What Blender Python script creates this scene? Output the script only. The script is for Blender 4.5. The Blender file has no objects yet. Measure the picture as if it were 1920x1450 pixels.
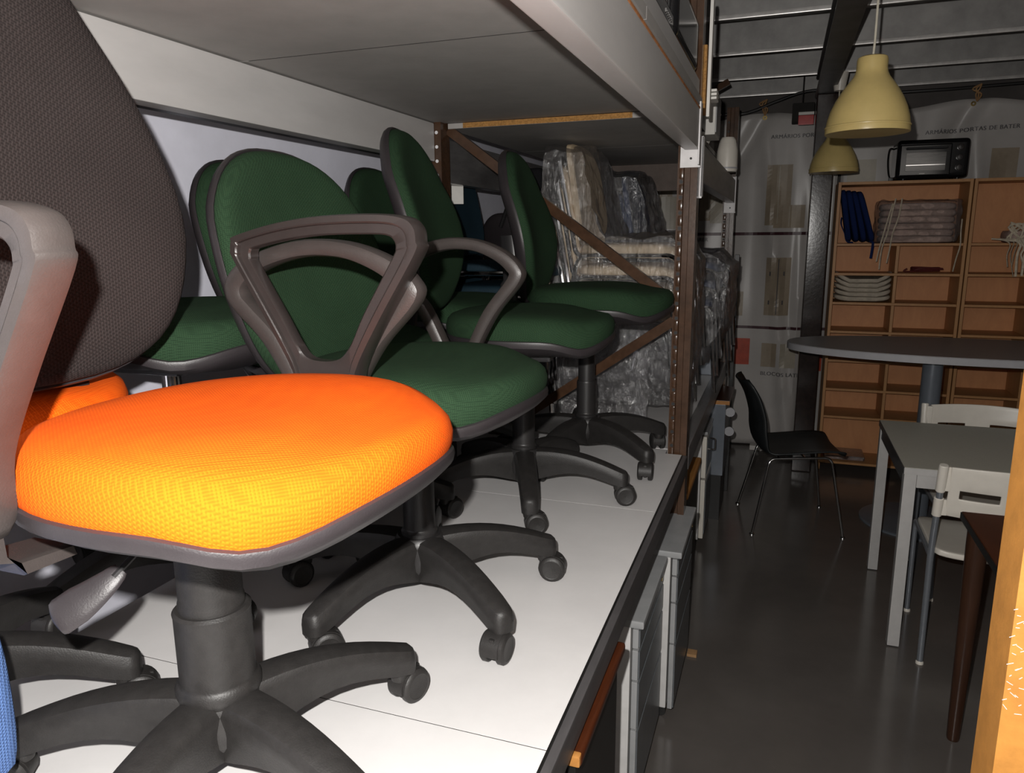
import bpy, bmesh, math, random
from mathutils import Vector, Matrix, noise
PI = math.pi
R = math.radians
random.seed(7)
S = bpy.context.scene
COL = S.collection

# ------------------------------------------------------------ camera, light, exposure
cam = bpy.data.cameras.new('camera')
cam_o = bpy.data.objects.new('camera', cam)
COL.objects.link(cam_o)
cam.sensor_width = 36.0
cam.lens = 36.0 * 1384 / 1920
cam.clip_start = 0.02
PAN, TILT, ROLL = R(-19.86), R(11.54), R(-0.46)
fwd = Vector((math.sin(PAN) * math.cos(TILT), math.cos(PAN) * math.cos(TILT), -math.sin(TILT)))
rgt = Vector((math.cos(PAN), -math.sin(PAN), 0))
upv = rgt.cross(fwd)
r2 = rgt * math.cos(ROLL) + upv * math.sin(ROLL)
u2 = -rgt * math.sin(ROLL) + upv * math.cos(ROLL)
EYE = Vector((0, 0, 1.6))
M4 = Matrix((r2, u2, -fwd)).transposed().to_4x4()
M4.translation = EYE
cam_o.matrix_world = M4
S.camera = cam_o

w = bpy.data.worlds.new('dim_hall')
S.world = w
w.use_nodes = True
w.node_tree.nodes['Background'].inputs[0].default_value = (1.0, 0.93, 0.86, 1)
w.node_tree.nodes['Background'].inputs[1].default_value = 0.025


def lamp(name, kind, loc, energy, size, col=(1, 1, 1)):
    l = bpy.data.lights.new(name, kind)
    l.energy = energy
    l.color = col
    if kind == 'AREA':
        l.shape = 'RECTANGLE'
        l.size, l.size_y = size
    else:
        l.shadow_soft_size = size
    o = bpy.data.objects.new(name, l)
    o.location = loc
    COL.objects.link(o)
    return o


# the flash of the hand-held camera: up and to the left of the lens
lamp('camera_flash', 'POINT', EYE + u2 * 0.075 - r2 * 0.05 - fwd * 0.01, 150.0, 0.009, (1.0, 0.97, 0.93))
# weak ambient fill added behind the camera, no opening is seen there
a = lamp('ambient_fill_light', 'AREA', (1.2, -1.6, 2.5), 7.0, (1.6, 1.0), (1.0, 0.93, 0.86))
a.rotation_euler = (R(60), 0, R(8))

S.view_settings.view_transform = 'Standard'
S.view_settings.look = 'None'
S.view_settings.gamma = 1
S.view_settings.use_curve_mapping = False
S.view_settings.exposure = 0.0


# ------------------------------------------------------------ materials
def base_mat(name, col, rough=.5, metal=0., spec=.5):
    m = bpy.data.materials.new(name)
    m.use_nodes = True
    b = m.node_tree.nodes['Principled BSDF']
    b.inputs['Base Color'].default_value = (*col, 1)
    b.inputs['Roughness'].default_value = rough
    b.inputs['Metallic'].default_value = metal
    b.inputs['Specular IOR Level'].default_value = spec
    return m, m.node_tree, b


def nd(t, kind, **kw):
    n = t.nodes.new(kind)
    for k, v in kw.items():
        if k in n.inputs:
            n.inputs[k].default_value = v
        else:
            setattr(n, k, v)
    return n


def plain(name, col, rough=.5, metal=0., spec=.5, var=.15, scale=14, bump=.0, bscale=300, col2=None, stretch=None):
    """colour with large noise variation and fine bump"""
    m, t, b = base_mat(name, col, rough, metal, spec)
    tc = nd(t, 'ShaderNodeTexCoord')
    src = tc.outputs['Object']
    if stretch:
        mp = nd(t, 'ShaderNodeMapping')
        mp.inputs['Scale'].default_value = stretch
        t.links.new(src, mp.inputs[0])
        src = mp.outputs[0]
    n = nd(t, 'ShaderNodeTexNoise', Scale=scale, Detail=6.0, Roughness=.65)
    t.links.new(src, n.inputs['Vector'])
    r = nd(t, 'ShaderNodeValToRGB')
    c2 = col2 or tuple(min(1, c * (1 + var)) for c in col)
    c1 = col if col2 else tuple(c * (1 - var) for c in col)
    r.color_ramp.elements[0].color = (*c1, 1)
    r.color_ramp.elements[1].color = (*c2, 1)
    r.color_ramp.elements[0].position = .35
    r.color_ramp.elements[1].position = .65
    t.links.new(n.outputs['Fac'], r.inputs[0])
    t.links.new(r.outputs[0], b.inputs['Base Color'])
    if bump:
        n2 = nd(t, 'ShaderNodeTexNoise', Scale=bscale, Detail=2.0)
        t.links.new(tc.outputs['Object'], n2.inputs['Vector'])
        bp = nd(t, 'ShaderNodeBump', Strength=bump, Distance=.001)
        t.links.new(n2.outputs['Fac'], bp.inputs['Height'])
        t.links.new(bp.outputs[0], b.inputs['Normal'])
    return m


def fabric(name, col, dark, sheen=.0, pitch=.0032, stren=.7):
    m, t, b = base_mat(name, col, .9, 0, .15)
    tc = nd(t, 'ShaderNodeTexCoord')
    mp = nd(t, 'ShaderNodeMapping')
    mp.inputs['Rotation'].default_value = (R(30), R(30), R(45))
    t.links.new(tc.outputs['Object'], mp.inputs[0])
    sc = 2 * PI / 20 / pitch
    ws = []
    for i, ax in enumerate(('X', 'Y', 'Z')):
        wv = nd(t, 'ShaderNodeTexWave', Scale=sc)
        wv.bands_direction = ax
        wv.inputs['Distortion'].default_value = .6
        wv.inputs['Detail Scale'].default_value = 3
        t.links.new(mp.outputs[0], wv.inputs['Vector'])
        ws.append(wv)
    a1 = nd(t, 'ShaderNodeMath', operation='MULTIPLY')
    t.links.new(ws[0].outputs['Fac'], a1.inputs[0])
    t.links.new(ws[1].outputs['Fac'], a1.inputs[1])
    a2 = nd(t, 'ShaderNodeMath', operation='ADD')
    t.links.new(a1.outputs[0], a2.inputs[0])
    a3 = nd(t, 'ShaderNodeMath', operation='MULTIPLY')
    t.links.new(ws[2].outputs['Fac'], a3.inputs[0])
    a3.inputs[1].default_value = .4
    t.links.new(a3.outputs[0], a2.inputs[1])
    r = nd(t, 'ShaderNodeValToRGB')
    r.color_ramp.elements[0].color = (*dark, 1)
    r.color_ramp.elements[1].color = (*col, 1)
    r.color_ramp.elements[0].position = .0
    r.color_ramp.elements[1].position = .6
    t.links.new(a2.outputs[0], r.inputs[0])
    n = nd(t, 'ShaderNodeTexNoise', Scale=9.0, Detail=5.0)
    t.links.new(tc.outputs['Object'], n.inputs['Vector'])
    mx = nd(t, 'ShaderNodeMix', data_type='RGBA', blend_type='MULTIPLY')
    mx.inputs[0].default_value = .35
    t.links.new(r.outputs[0], mx.inputs[6])
    t.links.new(n.outputs['Fac'], mx.inputs[7])
    t.links.new(mx.outputs[2], b.inputs['Base Color'])
    bp = nd(t, 'ShaderNodeBump', Strength=stren, Distance=.0012)
    t.links.new(a2.outputs[0], bp.inputs['Height'])
    t.links.new(bp.outputs[0], b.inputs['Normal'])
    b.inputs['Sheen Weight'].default_value = sheen
    b.inputs['Sheen Tint'].default_value = (*col, 1)
    return m


def wood(name, c1, c2, rough=.5, scale=3, stretch=(1, 1, .12), bump=.1):
    m, t, b = base_mat(name, c1, rough)
    tc = nd(t, 'ShaderNodeTexCoord')
    mp = nd(t, 'ShaderNodeMapping')
    mp.inputs['Scale'].default_value = stretch
    t.links.new(tc.outputs['Object'], mp.inputs[0])
    n = nd(t, 'ShaderNodeTexNoise', Scale=scale * 8.0, Detail=8.0, Roughness=.7)
    n.inputs['Distortion'].default_value = 1.2
    t.links.new(mp.outputs[0], n.inputs['Vector'])
    r = nd(t, 'ShaderNodeValToRGB')
    r.color_ramp.elements[0].color = (*c1, 1)
    r.color_ramp.elements[1].color = (*c2, 1)
    r.color_ramp.elements[0].position = .3
    r.color_ramp.elements[1].position = .7
    t.links.new(n.outputs['Fac'], r.inputs[0])
    t.links.new(r.outputs[0], b.inputs['Base Color'])
    bp = nd(t, 'ShaderNodeBump', Strength=bump, Distance=.001)
    t.links.new(n.outputs['Fac'], bp.inputs['Height'])
    t.links.new(bp.outputs[0], b.inputs['Normal'])
    return m


def film_mat(name, tint=(.9, .9, .92), haze=.10, gloss=.38, scale=38):
    """thin crumpled clear stretch film"""
    m = bpy.data.materials.new(name)
    m.use_nodes = True
    t = m.node_tree
    t.nodes.clear()
    out = nd(t, 'ShaderNodeOutputMaterial')
    tr = nd(t, 'ShaderNodeBsdfTransparent')
    tr.inputs[0].default_value = (*tint, 1)
    gl = nd(t, 'ShaderNodeBsdfGlossy', Roughness=.2)
    df = nd(t, 'ShaderNodeBsdfDiffuse')
    df.inputs[0].default_value = (.62, .6, .6, 1)
    tc = nd(t, 'ShaderNodeTexCoord')
    mp = nd(t, 'ShaderNodeMapping')
    mp.inputs['Scale'].default_value = (1, 1, .45)
    t.links.new(tc.outputs['Object'], mp.inputs[0])
    n = nd(t, 'ShaderNodeTexNoise', Scale=float(scale), Detail=5.0, Roughness=.6)
    n.inputs['Distortion'].default_value = 2.2
    t.links.new(mp.outputs[0], n.inputs['Vector'])
    vo = nd(t, 'ShaderNodeTexVoronoi', Scale=scale * .7)
    vo.feature = 'DISTANCE_TO_EDGE'
    t.links.new(mp.outputs[0], vo.inputs['Vector'])
    ad = nd(t, 'ShaderNodeMath', operation='ADD')
    t.links.new(n.outputs['Fac'], ad.inputs[0])
    t.links.new(vo.outputs['Distance'], ad.inputs[1])
    bp = nd(t, 'ShaderNodeBump', Strength=1.0, Distance=.011)
    t.links.new(ad.outputs[0], bp.inputs['Height'])
    t.links.new(bp.outputs[0], gl.inputs['Normal'])
    t.links.new(bp.outputs[0], df.inputs['Normal'])
    m1 = nd(t, 'ShaderNodeMixShader')
    m1.inputs[0].default_value = haze
    t.links.new(tr.outputs[0], m1.inputs[1])
    t.links.new(df.outputs[0], m1.inputs[2])
    m2 = nd(t, 'ShaderNodeMixShader')
    lw = nd(t, 'ShaderNodeLayerWeight', Blend=.35)
    t.links.new(bp.outputs[0], lw.inputs['Normal'])
    mu = nd(t, 'ShaderNodeMath', operation='MULTIPLY')
    t.links.new(lw.outputs['Facing'], mu.inputs[0])
    mu.inputs[1].default_value = gloss * .8
    ma = nd(t, 'ShaderNodeMath', operation='ADD')
    t.links.new(mu.outputs[0], ma.inputs[0])
    ma.inputs[1].default_value = gloss * .16
    mu = ma
    t.links.new(mu.outputs[0], m2.inputs[0])
    t.links.new(m1.outputs[0], m2.inputs[1])
    t.links.new(gl.outputs[0], m2.inputs[2])
    t.links.new(m2.outputs[0], out.inputs[0])
    return m


M = {}
M['floor'] = plain('polished_dark_floor', (.11, .098, .09), .17, 0, .5, .12, 1.6, .04, 90)
M['wallw'] = plain('lavender_white_panel', (.80, .80, .90), .35, 0, .5, .05, 5)
M['walld'] = plain('dark_hall_wall', (.10, .09, .085), .8, 0, .3, .2, 2)
M['white_board'] = plain('white_melamine', (.66, .645, .64), .36, 0, .5, .03, 7, .05, 200)
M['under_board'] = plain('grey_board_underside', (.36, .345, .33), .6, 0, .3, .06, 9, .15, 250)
M['joint'] = plain('dark_joint', (.02, .018, .016), .9)
M['chip'] = plain('raw_chipboard', (.34, .175, .055), .85, 0, .2, .3, 160, .4, 220)
M['beam_white'] = plain('worn_white_beam', (.50, .485, .475), .38, .1, .5, .06, 10, .06, 120, stretch=(1, .25, 1))
M['beam_galv'] = plain('scratched_grey_beam', (.27, .26, .26), .3, .55, .5, .3, 12, .1, 160, stretch=(1, .2, 1))
M['beam_dark'] = plain('dark_grey_beam', (.085, .08, .082), .35, .2, .5, .25, 16, .08, 140, stretch=(1, .2, 1))
M['rack_brown'] = plain('brown_glossy_paint', (.066, .034, .019), .2, 0, .35, .25, 18, .1, 120)
M['rust'] = plain('rust_line', (.42, .17, .06), .8, 0, .3, .3, 40)
M['hole'] = plain('punched_hole', (.012, .01, .01), .6)
M['holew'] = plain('pale_hole', (.75, .74, .76), .5)
M['plate_white'] = plain('white_end_plate', (.72, .70, .70), .45, 0, .5, .06, 30)
M['plastic'] = plain('black_plastic', (.020, .0188, .0188), .40, 0, .5, .10, 30, .25, 500)
M['plastic_dusty'] = plain('dusty_black_plastic', (.019, .0175, .0168), .5, 0, .45, .16, 60, .35, 420)
M['plastic_warm'] = plain('warm_grey_plastic', (.040, .033, .031), .42, 0, .5, .08, 30, .25, 450)
M['plastic_gloss'] = plain('satin_dark_plastic', (.026, .021, .020), .30, 0, .55, .08, 20, .1, 450)
M['plastic_edge'] = plain('dark_plum_plastic', (.025, .021, .023), .45, 0, .5, .08, 20, .25, 450)
M['steel_dark'] = plain('dark_lacquered_steel', (.022, .021, .022), .3, .2, .5, .1, 20)
M['chrome'] = plain('chrome', (.78, .78, .78), .09, 1.0, .5, .03, 20)
M['orange'] = fabric('orange_woven_fabric', (1.0, .138, .004), (.86, .095, .002), pitch=.0036, stren=.35)
M['green'] = fabric('dark_green_fabric', (.026, .058, .028), (.015, .035, .017), .06, .0036, .45)
M['brown_fab'] = fabric('brown_grey_fabric', (.038, .030, .029), (.017, .0135, .013), .04, .004, .5)
M['black_fab'] = fabric('black_fabric', (.016, .016, .018), (.008, .008, .009), .05)
M['teal'] = fabric('teal_vinyl', (.024, .05, .07), (.016, .035, .05), .0)
M['teal'].node_tree.nodes['Principled BSDF'].inputs['Roughness'].default_value = .5
M['beige'] = plain('beige_vinyl', (.78, .62, .42), .6, 0, .4, .08, 12, .1, 300)
M['navy'] = plain('blue_vinyl', (.016, .045, .14), .5, 0, .4, .15, 12, .1, 300)
M['film'] = film_mat('crumpled_clear_film', haze=.06, gloss=.8)
M['film2'] = film_mat('stretched_clear_film', (.84, .84, .86), .07, .8, 34)
M['film3'] = film_mat('cushion_bag_film', (.9, .88, .87), .08, .35, 60)
M['dark_wood'] = wood('red_brown_wood', (.045, .011, .004), (.075, .020, .007), .3, 4, (1, .12, 1))
M['dark_leg'] = wood('dark_brown_wood', (.028, .012, .007), (.05, .022, .012), .3, 4)
M['ochre_wood'] = wood('ochre_wood', (.36, .15, .035), (.48, .22, .06), .4, 4, (1, .12, 1))
M['beech'] = wood('beech_edge', (.42, .20, .075), (.50, .26, .10), .5, 3)
M['beech_in'] = wood('beech_panel', (.52, .225, .09), (.64, .30, .125), .55, 1.2, (1, 1, .3))
M['column'] = plain('dark_brown_paint', (.020, .012, .010), .2, 0, .3, .35, 22, .3, 50)
M['ceil'] = plain('galvanised_sheet', (.33, .32, .31), .45, .25, .5, .2, 5, .05, 60)
M['ibeam'] = plain('dark_painted_beam', (.07, .066, .065), .4, .1, .5, .3, 8, .05, 60)
M['banner'] = plain('white_pvc_banner', (.50, .475, .455), .33, 0, .5, .05, 4)
M['print_beige'] = plain('printed_beige', (.33, .27, .20), .4, 0, .5, .12, 8)
M['print_beige2'] = plain('printed_pale_beige', (.42, .38, .31), .4, 0, .5, .1, 8)
M['print_line'] = plain('printed_maroon', (.06, .022, .028), .4)
M['print_text'] = plain('printed_grey_text', (.10, .095, .10), .4)
M['print_red'] = plain('printed_orange_red', (.46, .055, .02), .4)
M['shade'] = plain('yellow_plastic_shade', (.62, .475, .19), .34, 0, .5, .05, 12)
M['cord'] = plain('cream_cord', (.6, .56, .46), .5)
M['grey_lam'] = plain('grey_laminate', (.27, .26, .265), .4, 0, .5, .08, 160)
M['grey_edge'] = plain('grey_laminate_edge', (.40, .40, .42), .4, 0, .5, .04, 20)
M['grey_paint'] = plain('grey_blue_paint', (.17, .19, .22), .3, .2, .5, .05, 20)
M['table_top'] = plain('greige_laminate', (.48, .465, .40), .42, 0, .5, .06, 200)
M['alu'] = plain('light_grey_paint', (.50, .49, .48), .35, .1, .5, .05, 20)
M['alu_dark'] = plain('satin_metal_edge', (.13, .13, .135), .25, .6, .5, .08, 20)
M['white_plastic'] = plain('white_plastic', (.70, .66, .59), .35, 0, .5, .03, 20)
M['tube_grey'] = plain('silver_grey_tube', (.25, .27, .30), .3, .5, .5, .05, 20)
M['black_shell'] = plain('black_shell', (.012, .014, .015), .45, 0, .5, .2, 20)
M['grey_metal'] = plain('grey_cabinet_metal', (.36, .365, .37), .35, .1, .5, .06, 20)
M['drawer_grey'] = plain('slate_drawer_front', (.13, .14, .15), .3, .1, .5, .1, 20)
M['white_side'] = plain('white_cabinet_side', (.62, .61, .60), .45, 0, .5, .05, 20)
M['black'] = plain('black_panel', (.010, .0095, .009), .4)
M['brass'] = plain('brass', (.8, .6, .25), .2, 1)
M['post_yellow'] = plain('ochre_painted_post', (.42, .185, .04), .45, 0, .5, .12, 26, .25, 160)
M['scratch'] = plain('pale_scratches', (.62, .60, .62), .6)
M['gloss_black'] = plain('gloss_black', (.008, .008, .009), .1, 0, .6)
M['oven_glass'] = plain('oven_glass', (.16, .155, .15), .12, .1, .6, .4, 9, stretch=(.3, 1, 3))
M['blue_cush'] = fabric('blue_cushion', (.015, .032, .13), (.007, .014, .06))
M['pink_cush'] = plain('pink_beige_cushion', (.42, .31, .27), .8, 0, .3, .2, 30)
M['beige_cush'] = plain('cream_cushion', (.48, .42, .34), .85, 0, .3, .15, 30)
M['ribbon'] = plain('cream_ribbon', (.62, .54, .42), .7, 0, .3, .2, 40)
M['red_cord'] = plain('dark_red_cord', (.10, .012, .01), .7)
M['fascia'] = plain('dark_fascia', (.13, .10, .085), .7)
M['lit_lip'] = plain('lit_steel_lip', (.62, .60, .58), .3, .3)  # paler steel imitates the light caught along the purlin flanges
M['card'] = plain('tan_card', (.36, .21, .10), .7, 0, .3, .15, 10)
M['white_paper'] = plain('white_paper', (.7, .68, .64), .6, 0, .3, .05, 10)
M['red'] = plain('red_paint', (.45, .02, .02), .3)
M['blue_fab'] = fabric('light_blue_fabric', (.13, .23, .50), (.06, .11, .27))
M['clear'] = film_mat('clear_plastic', (.9, .92, .95), .12, .35, 10)


# ------------------------------------------------------------ object helpers
def link(name, me, mat, parent=None, smooth=True, mat2=None):
    o = bpy.data.objects.new(name, me)
    COL.objects.link(o)
    if mat and not me.materials:
        me.materials.append(mat)
        if mat2:
            me.materials.append(mat2)
    if smooth:
        me.polygons.foreach_set('use_smooth', [True] * len(me.polygons))
        me.set_sharp_from_angle(angle=R(38))
    if smooth and len(me.polygons) < 700:
        wn = o.modifiers.new('wn', 'WEIGHTED_NORMAL')
        wn.keep_sharp = True
    if parent:
        o.parent = parent
    return o


def obj(name, bm, mat, parent=None, smooth=True, mat2=None):
    me = bpy.data.meshes.new(name)
    bmesh.ops.recalc_face_normals(bm, faces=bm.faces)
    bm.to_mesh(me)
    bm.free()
    return link(name, me, mat, parent, smooth, mat2)


def thing(name, label, cat, loc=(0, 0, 0), rz=0, group=None):
    o = bpy.data.objects.new(name, None)
    o.empty_display_size = .05
    COL.objects.link(o)
    o.location = loc
    o.rotation_euler = (0, 0, rz)
    return tag(o, label, cat, group)


def tag(o, label, cat, group=None):
    o['label'] = label
    o['category'] = cat
    if group:
        o['group'] = group
    return o


def struct(o):
    o['kind'] = 'structure'
    return o


def dup(o, parent=None):
    c = o.copy()
    COL.objects.link(c)
    if parent is not None:
        c.parent = parent
    for ch in o.children:
        dup(ch, c)
    return c


def box(bm, x0, x1, y0, y1, z0, z1, bev=0., seg=2, mtx=None):
    r = bmesh.ops.create_cube(bm, size=1)
    vs = r['verts']
    bmesh.ops.scale(bm, vec=(x1 - x0, y1 - y0, z1 - z0), verts=vs)
    bmesh.ops.translate(bm, vec=((x0 + x1) / 2, (y0 + y1) / 2, (z0 + z1) / 2), verts=vs)
    if mtx is not None:
        bmesh.ops.transform(bm, matrix=mtx, verts=vs)
    if bev > 0:
        es = list({e for v in vs for e in v.link_edges})
        bmesh.ops.bevel(bm, geom=es, offset=bev, segments=seg, affect='EDGES', profile=.6)
    return bm


def bx(*a, **k):
    return box(bmesh.new(), *a, **k)


def lathe(bm, prof, n=32, mtx=None, close=False):
    """prof: list of (r, z)"""
    rings = []
    for r, z in prof:
        rings.append([bm.verts.new((r * math.cos(2 * PI * i / n), r * math.sin(2 * PI * i / n), z)) for i in range(n)])
    for a, b in zip(rings, rings[1:]):
        for i in range(n):
            bm.faces.new((a[i], a[(i + 1) % n], b[(i + 1) % n], b[i]))
    if not close:
        if prof[0][0] > 1e-4:
            bm.faces.new(rings[0][::-1])
        if prof[-1][0] > 1e-4:
            bm.faces.new(rings[-1])
    else:
        for i in range(n):
            bm.faces.new((rings[-1][i], rings[-1][(i + 1) % n], rings[0][(i + 1) % n], rings[0][i]))
    if mtx is not None:
        bmesh.ops.transform(bm, matrix=mtx, verts=[v for r in rings for v in r])
    return bm


def catmull(P, n=6, closed=False):
    P = [Vector(p) for p in P]
    out = []
    m = len(P)
    rng = range(m) if closed else range(m - 1)
    for i in rng:
        if closed:
            a, b, c, d = P[(i - 1) % m], P[i], P[(i + 1) % m], P[(i + 2) % m]
        else:
            a, b, c, d = P[max(i - 1, 0)], P[i], P[i + 1], P[min(i + 2, m - 1)]
        for k in range(n):
            t = k / n
            out.append(.5 * ((2 * b) + (c - a) * t + (2 * a - 5 * b + 4 * c - d) * t * t + (3 * b - a - 3 * c + d) * t ** 3))
    if not closed:
        out.append(P[-1])
    return out


def rounded(P, r=.03, n=5, closed=False):
    """polyline with rounded corners"""
    P = [Vector(p) for p in P]
    m = len(P)
    out = []
    for i in range(m):
        if not closed and i in (0, m - 1):
            out.append(P[i])
            continue
        a, b, c = P[(i - 1) % m], P[i], P[(i + 1) % m]
        rr = min(r, (a - b).length * .48, (c - b).length * .48)
        p0 = b + (a - b).normalized() * rr
        p1 = b + (c - b).normalized() * rr
        for k in range(n + 1):
            t = k / n
            out.append((1 - t) ** 2 * p0 + 2 * t * (1 - t) * b + t * t * p1)
    return out


def sweep(bm, pts, rad, n=8, closed=False, flat=None, up=None):
    """tube; rad float or list; flat=(a,b) gives elliptical section along up / side"""
    pts = [Vector(p) for p in pts]
    m = len(pts)
    rings = []
    prev = None
    for i in range(m):
        if closed:
            d = pts[(i + 1) % m] - pts[(i - 1) % m]
        else:
            d = pts[min(i + 1, m - 1)] - pts[max(i - 1, 0)]
        if d.length < 1e-9:
            d = Vector((0, 0, 1))
        d.normalize()
        if up is not None:
            s = d.cross(Vector(up))
            if s.length < 1e-4:
                s = d.orthogonal()
        elif prev is None:
            s = d.orthogonal()
        else:
            s = prev - d * prev.dot(d)
            if s.length < 1e-5:
                s = d.orthogonal()
        s.normalize()
        prev = s
        u = s.cross(d)
        r = rad[i] if isinstance(rad, (list, tuple)) else rad
        fa, fb = flat or (1, 1)
        rings.append([bm.verts.new(pts[i] + s * (math.cos(2 * PI * k / n) * r * fa) + u * (math.sin(2 * PI * k / n) * r * fb)) for k in range(n)])
    prs = list(zip(rings, rings[1:]))
    if closed:
        prs.append((rings[-1], rings[0]))
    for a, b in prs:
        for k in range(n):
            bm.faces.new((a[k], a[(k + 1) % n], b[(k + 1) % n], b[k]))
    if not closed:
        bm.faces.new(rings[0][::-1])
        bm.faces.new(rings[-1])
    return bm


def loft(bm, secs, cap=True):
    rings = [[bm.verts.new(p) for p in s] for s in secs]
    n = len(rings[0])
    for a, b in zip(rings, rings[1:]):
        for k in range(n):
            bm.faces.new((a[k], a[(k + 1) % n], b[(k + 1) % n], b[k]))
    if cap:
        bm.faces.new(rings[0][::-1])
        bm.faces.new(rings[-1])
    return bm


def prism(bm, outline, z0, z1, bev=0.):
    """outline list of (x,y), extruded in z"""
    a = [bm.verts.new((x, y, z0)) for x, y in outline]
    b = [bm.verts.new((x, y, z1)) for x, y in outline]
    n = len(a)
    bm.faces.new(a[::-1])
    bm.faces.new(b)
    for i in range(n):
        bm.faces.new((a[i], a[(i + 1) % n], b[(i + 1) % n], b[i]))
    if bev:
        es = [e for e in bm.edges if abs(e.verts[0].co.z - e.verts[1].co.z) < 1e-6]
        bmesh.ops.bevel(bm, geom=es, offset=bev, segments=2, affect='EDGES')
    return bm


def sup(t, n):
    c, s = math.cos(t), math.sin(t)
    return math.copysign(abs(c) ** (2 / n), c), math.copysign(abs(s) ** (2 / n), s)


ZS = .84          # top of the lower shelf boards

# ============================================================ ROOM
def plane_box(name, *a, mat, bev=0.):
    return struct(obj(name, bx(*a, bev=bev), mat, smooth=False))


plane_box('floor', -4, 4, -3, 6.2, -.05, 0, mat=M['floor'])
plane_box('wall_back', -4, 4, 6.05, 6.2, 0, 2.75, mat=M['walld'])
plane_box('wall_left', -1.62, -1.56, -3, 6.05, 0, 2.75, mat=M['wallw'])
plane_box('wall_right', 3.6, 3.7, -3, 6.05, 0, 2.75, mat=M['walld'])
cs = plane_box('ceiling', -4, 4, -3, 6.2, 2.75, 2.85, mat=M['ceil'])
# steel purlins under the deck: each one a piece
bmp = bmesh.new()
prof = [(0, .17), (0, 0), (.035, 0), (.035, .012), (.008, .012), (.008, .17)]
loft(bmp, [[(x, y, z) for y, z in prof] for x in (-1.55, 3.6)])
pur = bpy.data.meshes.new('purlin')
bmesh.ops.recalc_face_normals(bmp, faces=bmp.faces)
bmp.to_mesh(pur)
bmp.free()
for y in (2.36, 3.08, 3.80, 4.53, 5.24, 5.86):
    p = link('purlin', pur, M['ceil'], cs, smooth=False)
    p.location = (0, y, 2.575)
    l_ = obj('bottom_lip', bx(-1.55, 3.6, -.012, .0, -.008, .014, bev=.005), M['lit_lip'], p)
bm = bmesh.new()
loft(bm, [[(x, y, z) for x, z in [(.14, 2.45), (.25, 2.45), (.25, 2.462), (.202, 2.462), (.202, 2.563), (.25, 2.563), (.25, 2.575), (.14, 2.575), (.14, 2.563), (.19, 2.563), (.19, 2.462), (.14, 2.462)]] for y in (-3, 5.36)])
struct(obj('trim_1', bm, M['ibeam'], smooth=False))
# column
bm = bx(.15, .275, 5.22, 5.36, 0, 2.45, bev=.008)
struct(obj('trim_2', bm, M['column']))
plane_box('baseboard_back', -1.5, 3.6, 6.03, 6.05, 0, .07, mat=M['walld'])

# ============================================================ BANNERS
def fold(x, z, seed):
    v = Vector((x * 1.9 + seed, z * .35, seed))
    y = (noise.noise(v) * .09 + noise.noise(v * 2.7) * .035)
    # tension creases from the eyelet
    ex = EY[seed]
    d = x - ex - (2.42 - z) * .12
    y -= .045 * math.exp(-(d / .045) ** 2) * min(1, (2.6 - z))
    d = x - ex + (2.42 - z) * .55
    y += .035 * math.exp(-(d / .06) ** 2) * max(0, (z - 1.3))
    d = x - ex - .27 - (2.42 - z) * .02
    y -= .03 * math.exp(-(d / .03) ** 2) * max(0, min(1, 2.1 - z))
    return y


EY = {3: -.17, 11: 1.13, 20: 2.4}


def conform(name, polys, mat, parent, seed, y0, off=-.006, step=.03):
    """flat print: list of 2D quads (x0,x1,z0,z1) gridded onto the folded cloth"""
    bm = bmesh.new()
    for x0, x1, z0, z1 in polys:
        nx = max(1, int((x1 - x0) / step))
        nz = max(1, int((z1 - z0) / step))
        g = [[bm.verts.new((x0 + (x1 - x0) * i / nx, y0 + off + fold(x0 + (x1 - x0) * i / nx, z0 + (z1 - z0) * j / nz, seed), z0 + (z1 - z0) * j / nz)) for j in range(nz + 1)] for i in range(nx + 1)]
        for i in range(nx):
            for j in range(nz):
                bm.faces.new((g[i][j], g[i + 1][j], g[i + 1][j + 1], g[i][j + 1]))
    return obj(name, bm, mat, parent, smooth=False)


def text_print(s, x, z, size, parent, seed, y0, mat, slope=0., align='LEFT'):
    cu = bpy.data.curves.new('t', 'FONT')
    cu.body = s
    cu.size = size
    cu.align_x = align
    cu.space_character = 1.1
    cu.offset = 0
    cu.extrude = 0
    to = bpy.data.objects.new('t', cu)
    COL.objects.link(to)
    bpy.context.view_layer.update()
    me = bpy.data.meshes.new_from_object(to)
    bpy.data.objects.remove(to)
    me.name = 'lettering'
    for v in me.vertices:
        X = x + v.co.x
        Z = z + v.co.y + v.co.x * slope
        v.co = (X, y0 - .009 + fold(X, Z, seed), Z)
    me.materials.clear()
    bmt = bmesh.new()
    bmt.from_mesh(me)
    g_ = bmesh.ops.duplicate(bmt, geom=bmt.verts[:] + bmt.edges[:] + bmt.faces[:])
    bmesh.ops.translate(bmt, vec=(size * .055, -.0006, 0), verts=[e for e in g_['geom'] if isinstance(e, bmesh.types.BMVert)])
    bmt.to_mesh(me)
    bmt.free()
    return link('lettering', me, mat, parent, smooth=False)


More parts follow.
